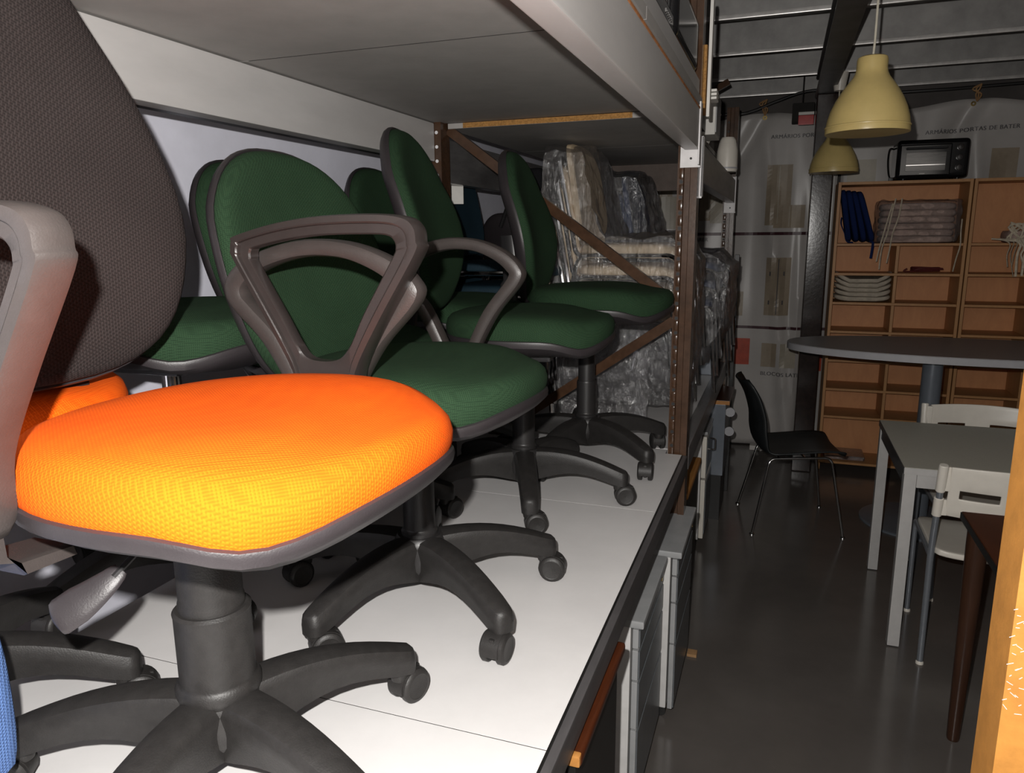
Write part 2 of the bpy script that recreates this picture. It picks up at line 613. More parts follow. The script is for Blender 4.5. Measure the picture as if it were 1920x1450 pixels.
def banner(x0, x1, z0, z1, y0, seed, label, nx=None):
    t = thing('banner', label, 'banner', (0, 0, 0), 0)
    bm = bmesh.new()
    nx = int((x1 - x0) / .022)
    nz = 60
    g = []
    for i in range(nx + 1):
        row = []
        for j in range(nz + 1):
            x = x0 + (x1 - x0) * i / nx
            zt = z1 - .045 * (1 - math.cos(2 * PI * (x - EY[seed]) / .9)) * .5
            z = z0 + (zt - z0) * j / nz
            row.append(bm.verts.new((x, y0 + fold(x, z, seed), z)))
        g.append(row)
    for i in range(nx):
        for j in range(nz):
            bm.faces.new((g[i][j], g[i + 1][j], g[i + 1][j + 1], g[i][j + 1]))
    o = obj('cloth', bm, M['banner'], t)
    o.modifiers.new('s', 'SOLIDIFY').thickness = .0015
    bm = bmesh.new()
    for ex, ez in [(EY[seed], z1 - .03), (x0 + .05, z0 + .04), (x1 - .05, z0 + .04), (EY[seed] - .9, z1 - .03)]:
        if x0 < ex < x1:
            lathe(bm, [(.006, 0), (.016, 0), (.016, .004), (.006, .004)], 14, Matrix.Translation((ex, y0 + fold(ex, ez, seed) - .006, ez)) @ Matrix.Rotation(PI / 2, 4, 'X'), close=True)
    e = obj('eyelets', bm, M['brass'], t)
    return t


YB = 5.80
b1 = banner(-1.5, .335, .01, 2.44, YB, 3, 'creased white plastic banner left of the dark column, with maroon lines and cabinet pictures')
conform('printed_line', [(-1.5, .335, 1.590, 1.612)], M['print_line'], b1, 3, YB)
conform('printed_line', [(-1.5, .335, .905, .926)], M['print_line'], b1, 3, YB)
text_print('ARMÁRIOS PORTAS DE BATER', -.12, 2.26, .037, b1, 3, YB, M['print_text'])
text_print('BLOCOS LATERAIS', -.10, .555, .040, b1, 3, YB, M['print_text'])
text_print('PORTAS DE CORRER', -.53, 1.548, .037, b1, 3, YB, M['print_text'], align='RIGHT')
for k, (x0, x1, z0, z1, mk) in enumerate([(-.13, .04, 1.66, 2.08, 'print_beige'), (-.07, .14, 1.64, 1.80, 'print_beige'),
        (-.10, .07, 1.01, 1.43, 'print_beige'), (-.98, -.80, 1.70, 1.98, 'print_beige'), (-.88, -.72, 1.64, 1.88, 'print_beige2'), (-.60, -.47, 1.70, 1.94, 'print_beige'),
        (-.52, -.36, 1.68, 1.88, 'print_beige2'), (-.42, -.25, 1.00, 1.18, 'print_beige'),
        (.16, .25, 1.66, 2.06, 'print_beige2')]):
    p = conform('printed_cabinet', [(x0, x1, z0, z1)], M[mk], b1, 3, YB, -.007 - .001 * k)
    q = conform('printed_door_gap', [((x0 + x1) / 2 - .003, (x0 + x1) / 2 + .003, z0 + .01, z1 - .01)], M['print_text'] if k in (2,) else M['print_beige2'], p, 3, YB, -.018)
for x in (-.075, .005, -.08, .0):
    pass
conform('printed_handle', [(-.075, -.065, 1.30, 1.33), (.02, .03, 1.30, 1.33), (-.075, -.065, 1.09, 1.12), (.02, .03, 1.09, 1.12)], M['print_text'], b1, 3, YB, -.019)


def print_cube(x0, x1, z0, z1, mat, side, lab=None):
    o = conform('printed_box', [(x0, x1, z0, z1)], mat, b1, 3, YB, -.010)
    return o


print_cube(-.10, .005, .62, .80, M['print_beige'], 0)
print_cube(.03, .14, .62, .80, M['print_beige2'], 0)
o = print_cube(-.295, -.185, .63, .83, M['print_red'], 0)
o['label'] = 'orange-red printed box'
o = print_cube(.29, .325, .60, .74, M['print_red'], 0)
o['label'] = 'orange-red printed box edge beside the bookcase'

b2 = banner(.36, 2.6, .30, 2.46, YB + .06, 11, 'white plastic banner above the bookcases and behind the toaster oven')
text_print('ARMÁRIOS PORTAS DE BATER', .86, 2.245, .037, b2, 11, YB + .06, M['print_text'], slope=.03)
conform('printed_line', [(.36, 2.6, 1.60, 1.62)], M['print_line'], b2, 11, YB + .06)
conform('printed_cabinet', [(1.26, 1.42, 1.80, 2.14)], M['print_beige'], b2, 11, YB + .06)
conform('printed_cabinet', [(.40, .58, 1.70, 2.10)], M['print_beige2'], b2, 11, YB + .06)
# rope along the banner tops
bm = bmesh.new()
sweep(bm, catmull([(-.9, 5.72, 2.47), (-.40, 5.70, 2.43), (-.25, 5.71, 2.445), (-.1, 5.72, 2.50), (.14, 5.74, 2.56), (.5, 5.76, 2.52), (.9, 5.76, 2.515), (1.13, 5.77, 2.52), (1.6, 5.77, 2.53)], 6), .009, 6)
rope = obj('dark_cable', bm, M['black'])
tag(rope, 'black cable strung along the top edge of the banners', 'cable')
for ex, z in ((-.17, 2.42), (1.13, 2.43)):
    bm = bmesh.new()
    for k in range(3):
        sweep(bm, catmull([(ex, 5.77, z), (ex + .015 * (k - 1), 5.745, z + .04), (ex - .02 * k, 5.73, z + .07), (ex + .01, 5.74, z + .10)], 4), .005, 5)
    o = obj('string_knot', bm, M['card'])
    tag(o, 'knotted string holding the %s banner at its eyelet' % ('left' if ex < 0 else 'right'), 'string', 'strings holding the banners')

# ============================================================ PALLET RACK
XF, XR = -.27, -1.265


def rack_post(t, x0, x1, y0, y1, z1, holes_x, rear=False):
    """open C section post with stepped face"""
    bm = bmesh.new()
    w_ = x1 - x0
    P = [(x0, y0), (x0 + .30 * w_, y0), (x0 + .34 * w_, y0 + .008), (x0 + .62 * w_, y0 + .008), (x0 + .66 * w_, y0), (x1, y0), (x1, y1), (x1 - .02, y1), (x1 - .02, y1 - .004), (x1 - .004, y1 - .004),
         (x1 - .004, y0 + .012), (x0 + .004, y0 + .012), (x0 + .004, y1 - .004), (x0 + .02, y1 - .004), (x0 + .02, y1), (x0, y1)]
    prism(bm, P, 0, z1)
    p = obj('post', bm, M['rack_brown'], t, smooth=False)
    bm = bmesh.new()
    z = .12
    hx = holes_x
    while z < z1 - .03:
        lathe(bm, [(0.0001, 0), (.0062, 0), (.0062, .0012), (.0001, .0012)], 10, Matrix.Translation((hx, y0 - .0002, z)) @ Matrix.Rotation(PI / 2, 4, 'X'))
        z += .05
    h = obj('post_holes', bm, M['holew'] if rear else M['hole'], p)
    h['kind'] = 'stuff'
    if not rear:
        # raised pressed ribs between the holes
        bm = bmesh.new()
        z = .145
        while z < 1.84:
            box(bm, hx - .007, hx + .007, y0 - .003, y0 + .001, z - .016, z + .016, bev=.0028)
            z += .05
        r_ = obj('pressed_ribs', bm, M['rack_brown'], p)
        r_['kind'] = 'stuff'
    return p


def brace(t, a, b, y, wid=.034, name='brace'):
    a, b = Vector((a[0], 0, a[1])), Vector((b[0], 0, b[1]))
    d = (b - a)
    L = d.length
    ang = math.atan2(d.z, d.x)
    bm = bmesh.new()
    P = [(-wid / 2, 0), (wid / 2, 0), (wid / 2, .025), (wid / 2 - .003, .025), (wid / 2 - .003, .003), (-wid / 2 + .003, .003), (-wid / 2 + .003, .025), (-wid / 2, .025)]
    loft(bm, [[(x, q, p) for p, q in P] for x in (0, L)])
    bmesh.ops.transform(bm, matrix=Matrix.Translation((a.x, y, a.z)) @ Matrix.Rotation(-ang, 4, 'Y'), verts=bm.verts)
    return obj(name, bm, M['rack_brown'], t, smooth=False)


def upright(y0, label, z1=2.5, full=True):
    t = thing('rack_upright_frame', label, 'rack frame', (0, 0, 0), 0, 'upright frames of the pallet rack')
    rack_post(t, -.338, -.274, y0, y0 + .075, z1, -.325)
    rack_post(t, -1.262, -1.19, y0, y0 + .075, z1, -1.207, rear=True)
    yb = y0 + .052
    brace(t, (-1.185, 1.985), (-.34, 1.365), yb)
    brace(t, (-.34, 1.305), (-1.185, .72), yb)
    brace(t, (-1.185, .66), (-.34, .10), yb)
    brace(t, (-1.185, 2.03), (-.34, 2.45), yb)
    return t


Y1 = 2.555
upright(Y1, 'brown glossy upright frame with diagonal braces, between the green chairs and the wrapped chairs')
upright(4.553, 'brown upright frame at the far end of the rack, near the banner', 2.3)
upright(-.55, 'brown upright frame at the near end of the rack, outside the picture', 2.5)


def beam(name, x0, x1, y0, y1, z0, z1, mat, label, face=1, rust=False, plates=True):
    t = thing(name, label, 'beam')
    bm = bmesh.new()
    P = [(x0, z0), (x1, z0), (x1, z1), (x0, z1)]
    box(bm, x0, x1, y0, y1, z0, z1, bev=.005, seg=2)
    obj('beam_profile', bm, mat, t)
    if rust:
        bm = bx(x1 - .004, x1 + .0015, y0 + .02, y1 - .02, z1 - .003, z1 + .002)
        obj('rust_seam', bm, M['rust'], t, smooth=False)
    if plates:
        for yy, s in ((y1, 1), (y0, -1)):
            bm = bmesh.new()
            box(bm, x1 - .001, x1 + .004, yy - .045 * (1 if s > 0 else 0) , yy + .045 * (1 if s < 0 else 0) , z0 - .05, z1 + .02, bev=.001, seg=1)
            box(bm, x0 - .012, x1 + .004, yy - .006 * (1 if s > 0 else 0), yy + .006 * (1 if s < 0 else 0), z0 - .055, z1 + .02)
            pl = obj('end_plate', bm, M['plate_white'], t)
            bm = bmesh.new()
            lathe(bm, [(.0001, 0), (.004, 0), (.004, .002), (.0001, .002)], 10, Matrix.Translation((x0 + .022, yy - (.0065 if s > 0 else 0), z0 - .027)) @ Matrix.Rotation(PI / 2, 4, 'X'))
            obj('bolt', bm, M['hole'], pl)
    return t


ZB = 1.869
beam('rack_beam', -.318, XF, -.5, Y1, ZB, ZB + .122, M['beam_white'], 'worn white front beam of the upper shelf, crossing the top of the picture', rust=True)
beam('rack_beam', XR, -1.215, -.5, Y1, ZB, ZB + .134, M['beam_white'], 'clean white rear beam of the upper shelf, in front of the lavender wall', plates=False)
beam('rack_beam', -.318, XF, Y1 + .078, 4.55, 1.775, 1.90, M['beam_galv'], 'grey scratched upper front beam in the far bay of the rack', rust=False)
beam('rack_beam', XR, -1.215, Y1 + .078, 4.55, 1.80, 1.96, M['beam_galv'], 'grey rear beam of the upper shelf in the far bay', plates=False)
beam('rack_beam', -.308, -.268, -.5, Y1, .778, .838, M['beam_dark'], 'dark grey front beam under the white lower shelf boards', plates=False)
beam('rack_beam', XR, -1.225, -.5, Y1, .70, .812, M['beam_dark'], 'dark grey rear beam under the lower shelf boards', plates=False)
beam('rack_beam', -.318, -.272, Y1 + .078, 4.55, .760, .846, M['beam_galv'], 'light grey scratched lower front beam in the far bay', plates=False)
beam('rack_beam', XR, -1.225, Y1 + .078, 4.55, .70, .812, M['beam_galv'], 'grey lower rear beam in the far bay', plates=False)
o = obj('dark_gap_strip', bx(-.2875, -.2835, -.5, Y1 - .02, .8385, .8415), M['black'], smooth=False)  # shade of the gap between board and beam, drawn as a strip
tag(o, 'thin black strip drawn for the dark gap along the front edge of the lower shelf', 'strip')
# black strip standing in for the shadow band behind the upper rear beam
o = obj('rear_shadow_strip', bx(-1.30, XR - .002, -.5, 4.3, 1.872, 1.885), M['black'], smooth=False)
tag(o, 'thin black strip standing in for the shadow below the white rear beam', 'strip')


def board(name, x0, x1, y0, y1, z0, z1, mat, label, grp, edge=None):
    o = obj(name, bx(x0, x1, y0, y1, z0, z1, bev=.0015, seg=1), mat, smooth=False)
    tag(o, label, 'shelf board', grp)
    return o


g = 'white boards of the lower shelf'
for (y0, y1), lab in zip([(-.1, .936), (.9385, 1.968), (1.9705, 2.60), (2.604, 3.48), (3.483, 4.54)],
        ['white lower shelf board in the bottom foreground under the nearest chair', 'white lower shelf board under the dark green armchair, between two joints',
         'white lower shelf board just before the brown rack post', 'greyish white lower shelf board under the beige wrapped chairs', 'greyish lower shelf board at the far end, under the blue wrapped chairs']):
    xf = -.288 if y1 < 2.7 else -.316
    if y1 > 2.5 and y0 < 2.5:      # notched around the posts
        bm = prism(bmesh.new(), [(xf, y0), (xf, 2.548), (-.345, 2.548), (-.345, y1), (-1.18, y1), (-1.18, 2.548), (-1.26, 2.548), (-1.26, y0)], ZS - .022, ZS)
    else:
        bm = bx(-1.22 if y1 > 2.7 else -1.26, xf if y1 > 2.7 else xf, max(y0, 2.61) if y1 > 2.7 else y0, min(y1, 4.54) if y1 > 2.7 else y1, ZS - .022, ZS)
    o = obj('shelf_board', bm, M['white_board'], smooth=False)
    tag(o, lab, 'shelf board', g)
    if y0 > 0 and y1 < 2.7:
        obj('joint_strip', bx(-1.2, xf, y0 - .003, y0 - .0002, ZS - .02, ZS - .0006), M['joint'], o, smooth=False)
o = obj('edging_chip', bx(-.2885, -.2835, 1.955, 1.985, ZS - .028, ZS - .002), M['chip'], smooth=False)
tag(o, 'tiny raw orange wood chip at the front corner of a shelf joint', 'chip')

g = 'boards of the upper shelf'
for (y0, y1), lab in zip([(-.4, .50), (.5025, 1.528), (1.5305, 2.595)],
        ['grey upper shelf board overhead in the near corner', 'grey upper shelf board overhead, between two dark joints', 'grey upper shelf board overhead, ending at the raw chipboard edge']):
    bm = bx(-1.262, -.272, y0, y1, 2.006, 2.03)
    o = obj('upper_shelf_board', bm, M['under_board'], smooth=False)
    tag(o, lab, 'shelf board', g)
    if y0 > 0:
        obj('joint_strip', bx(-1.2, -.3, y0 - .003, y0 - .0002, 2.0055, 2.03), M['joint'], o, smooth=False)
o = obj('upper_shelf_lining', bx(-.30, -.275, -.4, 2.52, 2.0305, 2.075, bev=.002), M['beam_white'], smooth=False)
tag(o, 'white edge strip lying along the top of the front beam', 'strip')
for (y0, y1), lab in zip([(2.598, 3.42), (3.422, 4.54)], ['grey upper shelf board of the far bay with a raw chipboard front edge', 'grey upper shelf board over the blue wrapped chairs']):
    o = obj('upper_shelf_board', bx(-1.18, -.345, y0, y1, 1.986, 2.0045), M['under_board'], smooth=False)
    tag(o, lab, 'shelf board', g)
    if y0 < 3:
        e = obj('raw_edge', bx(-1.12, -.50, y0 - .0015, y0, 1.9865, 2.0043), M['chip'], o, smooth=False)
o = obj('fascia_board', bx(-1.18, -.345, 4.30, 4.325, 1.84, 1.985), M['fascia'], smooth=False)
tag(o, 'brown cross board closing the far end of the upper shelf', 'board')

# ============================================================ OFFICE SWIVEL CHAIRS
def leg_mesh():
    bm = bmesh.new()
    secs = []
    n = 10
    for i in range(n + 1):
        s = i / n
        x = .03 + s * .262
        top = .150 - .048 * s ** 1.6 + .010 * math.sin(PI * s)
        bot = .058 + .030 * math.sin(PI * min(1, s * 1.02)) ** 1.2 + .000 * s
        wt = .033 - .008 * s
        wb = .026 - .004 * s
        if i == n:
            wt *= .92
        mz = (top + bot) / 2
        secs.append([(x, -wb, bot), (x, -wb * 1.06, mz - .004), (x, -wt * .98, top - .018), (x, -wt * .78, top - .005), (x, -wt * .35, top), (x, wt * .35, top), (x, wt * .78, top - .005), (x, wt * .98, top - .018), (x, wb * 1.06, mz - .004), (x, wb, bot)])
    # rounded nose
    for k, (dx, f, dz) in enumerate([(.008, .86, .003), (.013, .62, .008), (.0155, .30, .014)]):
        base = secs[n]
        secs.append([(base[0][0] + dx, y * f, z if z < .082 else z - dz) for (_, y, z) in base])
    loft(bm, secs)
    me = bpy.data.meshes.new('base_leg')
    bmesh.ops.recalc_face_normals(bm, faces=bm.faces)
    bm.to_mesh(me)
    bm.free()
    return me


LEG = leg_mesh()


def caster_meshes():
    # hood: half cylinder shell bridging both wheels, stem above
    bm = bmesh.new()
    n = 14
    rr = .0265
    secs = []
    for y in (-.013, .013):
        P = []
        for k in range(n + 1):
            a = -R(15) + (PI + R(30)) * k / n
            P.append((math.cos(a) * rr, y, .026 + math.sin(a) * rr))
        for k in range(n + 1):
            a = -R(15) + (PI + R(30)) * (1 - k / n)
            P.append((math.cos(a) * rr * .80, y, .026 + math.sin(a) * rr * .80))
        secs.append(P)
    loft(bm, secs)
    box(bm, -.020, .020, -.0045, .0045, .014, .048, bev=.002)
    lathe(bm, [(.0125, .040), (.0145, .052), (.0145, .066), (.011, .070)], 16, Matrix.Translation((-.016, 0, 0)))
    bmesh.ops.scale(bm, vec=(1.16, 1.16, 1.12), verts=bm.verts)
    hood = bpy.data.meshes.new('caster')
    bmesh.ops.recalc_face_normals(bm, faces=bm.faces)
    bm.to_mesh(hood)
    bm.free()
    bm = bmesh.new()
    mt = Matrix.Translation((0, 0, .025)) @ Matrix.Rotation(PI / 2, 4, 'X')
    lathe(bm, [(.006, 0), (.0235, 0), (.025, .0015), (.025, .0095), (.0225, .0125), (.0185, .0135), (.017, .0125), (.0001, .0115)], 24, mt)
    bmesh.ops.scale(bm, vec=(1.16, 1.16, 1.16), verts=bm.verts)
    wh = bpy.data.meshes.new('wheel')
    bmesh.ops.recalc_face_normals(bm, faces=bm.faces)
    bm.to_mesh(wh)
    bm.free()
    return hood, wh


HOOD, WHEEL = caster_meshes()


def seat_outline(t, sx=.232, sy=.240):
    c, s = sup(t, 2.25)
    x = c * sx
    y = s * sy * (1 + .05 * c) 
    return x, y


def dipf(x):
    return -.023 * math.exp(-((x - .165) / .055) ** 2) + .004 * max(0, (x - .2) / .04)


def seat_parts(t, rz, mf, mp, x0=.045, sx=.232, sy=.240, thick=.066):
    N = 56
    # cushion
    bm = bmesh.new()
    rings = []
    for k, (s, h) in enumerate([(1.0, 0.0), (1.016, .009), (1.02, .022), (1.0, .037), (.955, .048), (.88, .054), (.75, .057), (.58, .0585), (.4, .0575), (.2, .0565)]):
        ring = []
        for i in range(N):
            a = 2 * PI * i / N
            x, y = seat_outline(a, sx, sy)
            x *= s
            y *= s
            d = dipf(x / sx * .232)
            hh = h * thick / .058 * (1 - .08 * max(0, x / sx))
            # saddle: slight hollow in the rear middle, bulging thighs
            hh += (.005 * (abs(y) / sy) ** 1.5 - .003) * (h / .0585) ** 3 * (1 - .5 * max(0, x / sx))
            ring.append(bm.verts.new((x0 + x, y, rz + d * (1 - .6 * h / .0585) + hh)))
        rings.append(ring)
    for a, b in zip(rings, rings[1:]):
        for i in range(N):
            bm.faces.new((a[i], a[(i + 1) % N], b[(i + 1) % N], b[i]))
    c = bm.verts.new((x0, 0, rz + .0565 * thick / .058 - .004))
    for i in range(N):
        bm.faces.new((rings[-1][i], rings[-1][(i + 1) % N], c))
    bm.faces.new(rings[0][::-1])
    cu = obj('seat_cushion', bm, mf, t)
    # pan
    bm = bmesh.new()
    rings = []
    for s, h in [(1.004, .004), (1.022, .002), (1.028, -.004), (1.018, -.014), (.96, -.024), (.86, -.036), (.70, -.046), (.45, -.050)]:
        ring = []
        for i in range(N):
            a = 2 * PI * i / N
            x, y = seat_outline(a, sx, sy)
            d = dipf(x / sx * .232 * min(1, s))
            ring.append(bm.verts.new((x0 + x * s, y * s, rz + d * (1 if s > .9 else .6) + h)))
        rings.append(ring)
    for a, b in zip(rings, rings[1:]):
        for i in range(N):
            bm.faces.new((a[i], a[(i + 1) % N], b[(i + 1) % N], b[i]))
    bm.faces.new(rings[-1])
    obj('seat_pan', bm, mp, t)
    return cu


def back_shape(u, v, W, H, kind):
    """u,v in unit disc-like coords (-1..1) -> local y,z (0..H)"""
    return 0


def back_parts(t, xb, zb, W, H, mf, mp, mirror=0, thick=.045, tilt=9, wide=.36, curve=.055, ex=2.5, topw=.80, botw=.80):
    """backrest with curved, tapering outline. xb: x of lower front face"""
    N = 56

    def outl(a):
        s_, c_ = math.sin(a), math.cos(a)
        cy, sz = sup(a, ex)
        vz = sz  # -1..1
        # width modulation: widest at 'wide' of the height
        h = (vz + 1) / 2
        if h > wide:
            q = (h - wide) / (1 - wide)
            m_ = 1 - (1 - topw) * q ** 1.5
        else:
            q = (wide - h) / wide
            m_ = 1 - (1 - botw) * q ** 1.5
        return cy * W / 2 * m_, h * H

    ta = math.tan(R(tilt))

    def place(y, z, off):
        q = z / H
        x = xb - z * ta + .022 * math.sin(PI * min(1, q * 1.35)) * 1.0 + curve * (y / (W / 2)) ** 2 * .6
        return Vector((x + off, y, zb + z))

    cy0, cz0 = 0, H * .48

    def ringset(spec):
        bm = bmesh.new()
        rings = []
        for s, off in spec:
            ring = []
            for i in range(N):
                y, z = outl(2 * PI * i / N)
                y = cy0 + (y - cy0) * s
                z = cz0 + (z - cz0) * s
                ring.append(bm.verts.new(place(y, z, off)))
            rings.append(ring)
        for a, b in zip(rings, rings[1:]):
            for i in range(N):
                bm.faces.new((a[i], a[(i + 1) % N], b[(i + 1) % N], b[i]))
        for r_, rev, off in ((rings[0], True, spec[0][1]), (rings[-1], False, spec[-1][1])):
            c = bm.verts.new(place(cy0, cz0, off))
            for i in range(N):
                f = (r_[i], r_[(i + 1) % N], c)
                bm.faces.new(f[::-1] if rev else f)
        return bm

    k = thick
    bm = ringset([(.35, 0), (.7, 0), (.985, 0), (1.0, k * .12), (1.0, k * .42), (.985, k * .66), (.95, k * .84), (.88, k * .95), (.76, k * 1.0), (.5, k * 1.02), (.25, k * 1.02)])
    obj('back_cushion', bm, mf, t)
    bm = ringset([(.3, -.024), (.6, -.024), (.86, -.022), (.95, -.018), (1.0, -.009), (1.02, .000), (1.024, .007), (1.015, .012), (1.0, .011), (.96, .002), (.6, .002), (.3, .002)])
    obj('back_shell', bm, mp, t)


STEP = [(1, -.55), (1, .55), (.86, .95), (.25, 1.0), (.10, .92), (.02, .62), (-.85, .58), (-1, .45), (-1, -.45), (-.85, -.58), (.02, -.62), (.10, -.92), (.25, -1.0), (.86, -.95)]


def arm_part(t, y, zt, mats, seat_z, L=.165, Hh=.27, dep=.021, side=1, x0=.0, step=False):
    """triangular loop armrest in the x-z plane at lateral position y; zt = top height"""
    if step:
        O = [(-L, -.034), (-L * .985, -.020), (-L * .95, -.012), (-L * .5, .006), (0, .016), (L * .60, .018), (L * .90, .012), (L * 1.01, -.002), (L * 1.03, -.022), (L * 1.01, -.042), (L * .62, -.142), (L * .34, -Hh * .74), (L * .24, -Hh), (-L * .26, -Hh), (-L * .36, -Hh * .76), (-L * .62, -.150), (-L * .97, -.050)]
        I = [(-L * .80, -.046), (-L * .79, -.036), (-L * .74, -.031), (-L * .4, -.020), (0, -.013), (L * .50, -.012), (L * .70, -.014), (L * .77, -.022), (L * .78, -.034), (L * .74, -.048), (L * .42, -.132), (L * .26, -Hh * .60), (L * .10, -Hh * .68), (-L * .20, -Hh * .68), (-L * .34, -Hh * .60), (-L * .50, -.135), (-L * .77, -.060)]
    else:
        O = [(-L, -.082), (-L * .97, -.050), (-L * .72, -.016), (-L * .2, .010), (L * .30, .008), (L * .72, -.016), (L * .97, -.050), (L * .99, -.085), (L * .62, -.160), (L * .34, -Hh * .80), (L * .24, -Hh), (-L * .24, -Hh), (-L * .34, -Hh * .80), (-L * .62, -.160), (-L * .90, -.110)]
        I = [(-L * .80, -.080), (-L * .76, -.062), (-L * .56, -.038), (-L * .15, -.018), (L * .26, -.019), (L * .57, -.038), (L * .76, -.062), (L * .77, -.080), (L * .42, -.152), (L * .14, -Hh * .80), (L * .06, -Hh * .86), (-L * .06, -Hh * .86), (-L * .14, -Hh * .80), (-L * .42, -.152), (-L * .70, -.100)]
    Oc = catmull([(a, 0, b) for a, b in O], 5, True)
    Ic = catmull([(a, 0, b) for a, b in I], 5, True)
    bm = bmesh.new()
    rings = []
    K = len(STEP) if step else 12
    for o_, i_ in zip(Oc, Ic):
        c = (o_ + i_) / 2
        h = (o_ - i_) / 2
        ring = []
        for k in range(K):
            cc, ss = STEP[k] if step else sup(2 * PI * k / K + PI / K, 3.2)
            # pinch web sections so a raised rim shows
            p = c + h * cc
            ring.append(bm.verts.new((x0 + p.x, y + ss * dep, zt + p.z)))
        rings.append(ring)
    n = len(rings)
    for i in range(n):
        a, b = rings[i], rings[(i + 1) % n]
        for k in range(K):
            bm.faces.new((a[k], a[(k + 1) % K], b[(k + 1) % K], b[k]))
    ar = obj('armrest', bm, mats, t)
    # neck to the seat pan
    bm = bmesh.new()
    ys = -1 if y < 0 else 1
    zbm = zt - Hh
    secs = []
    for (yy, zz, wx, wt) in [(y, zbm + .02, .040, .016), (y, seat_z + .0, .038, .015), (y - ys * .004, seat_z - .035, .036, .013), (y - ys * .03, seat_z - .055, .034, .010), (y - ys * .09, seat_z - .060, .032, .008)]:
        secs.append([(x0 + a_ * wx - .004, yy + b_ * wt * (1 if zz > seat_z - .05 else .3), zz + (0 if zz > seat_z - .05 else b_ * wt * ys)) for a_, b_ in ((-1, -.7), (-.8, -1), (.8, -1), (1, -.7), (1, .7), (.8, 1), (-.8, 1), (-1, .7))])
    loft(bm, secs)
    obj('arm_bracket', bm, mats, ar)
    return ar


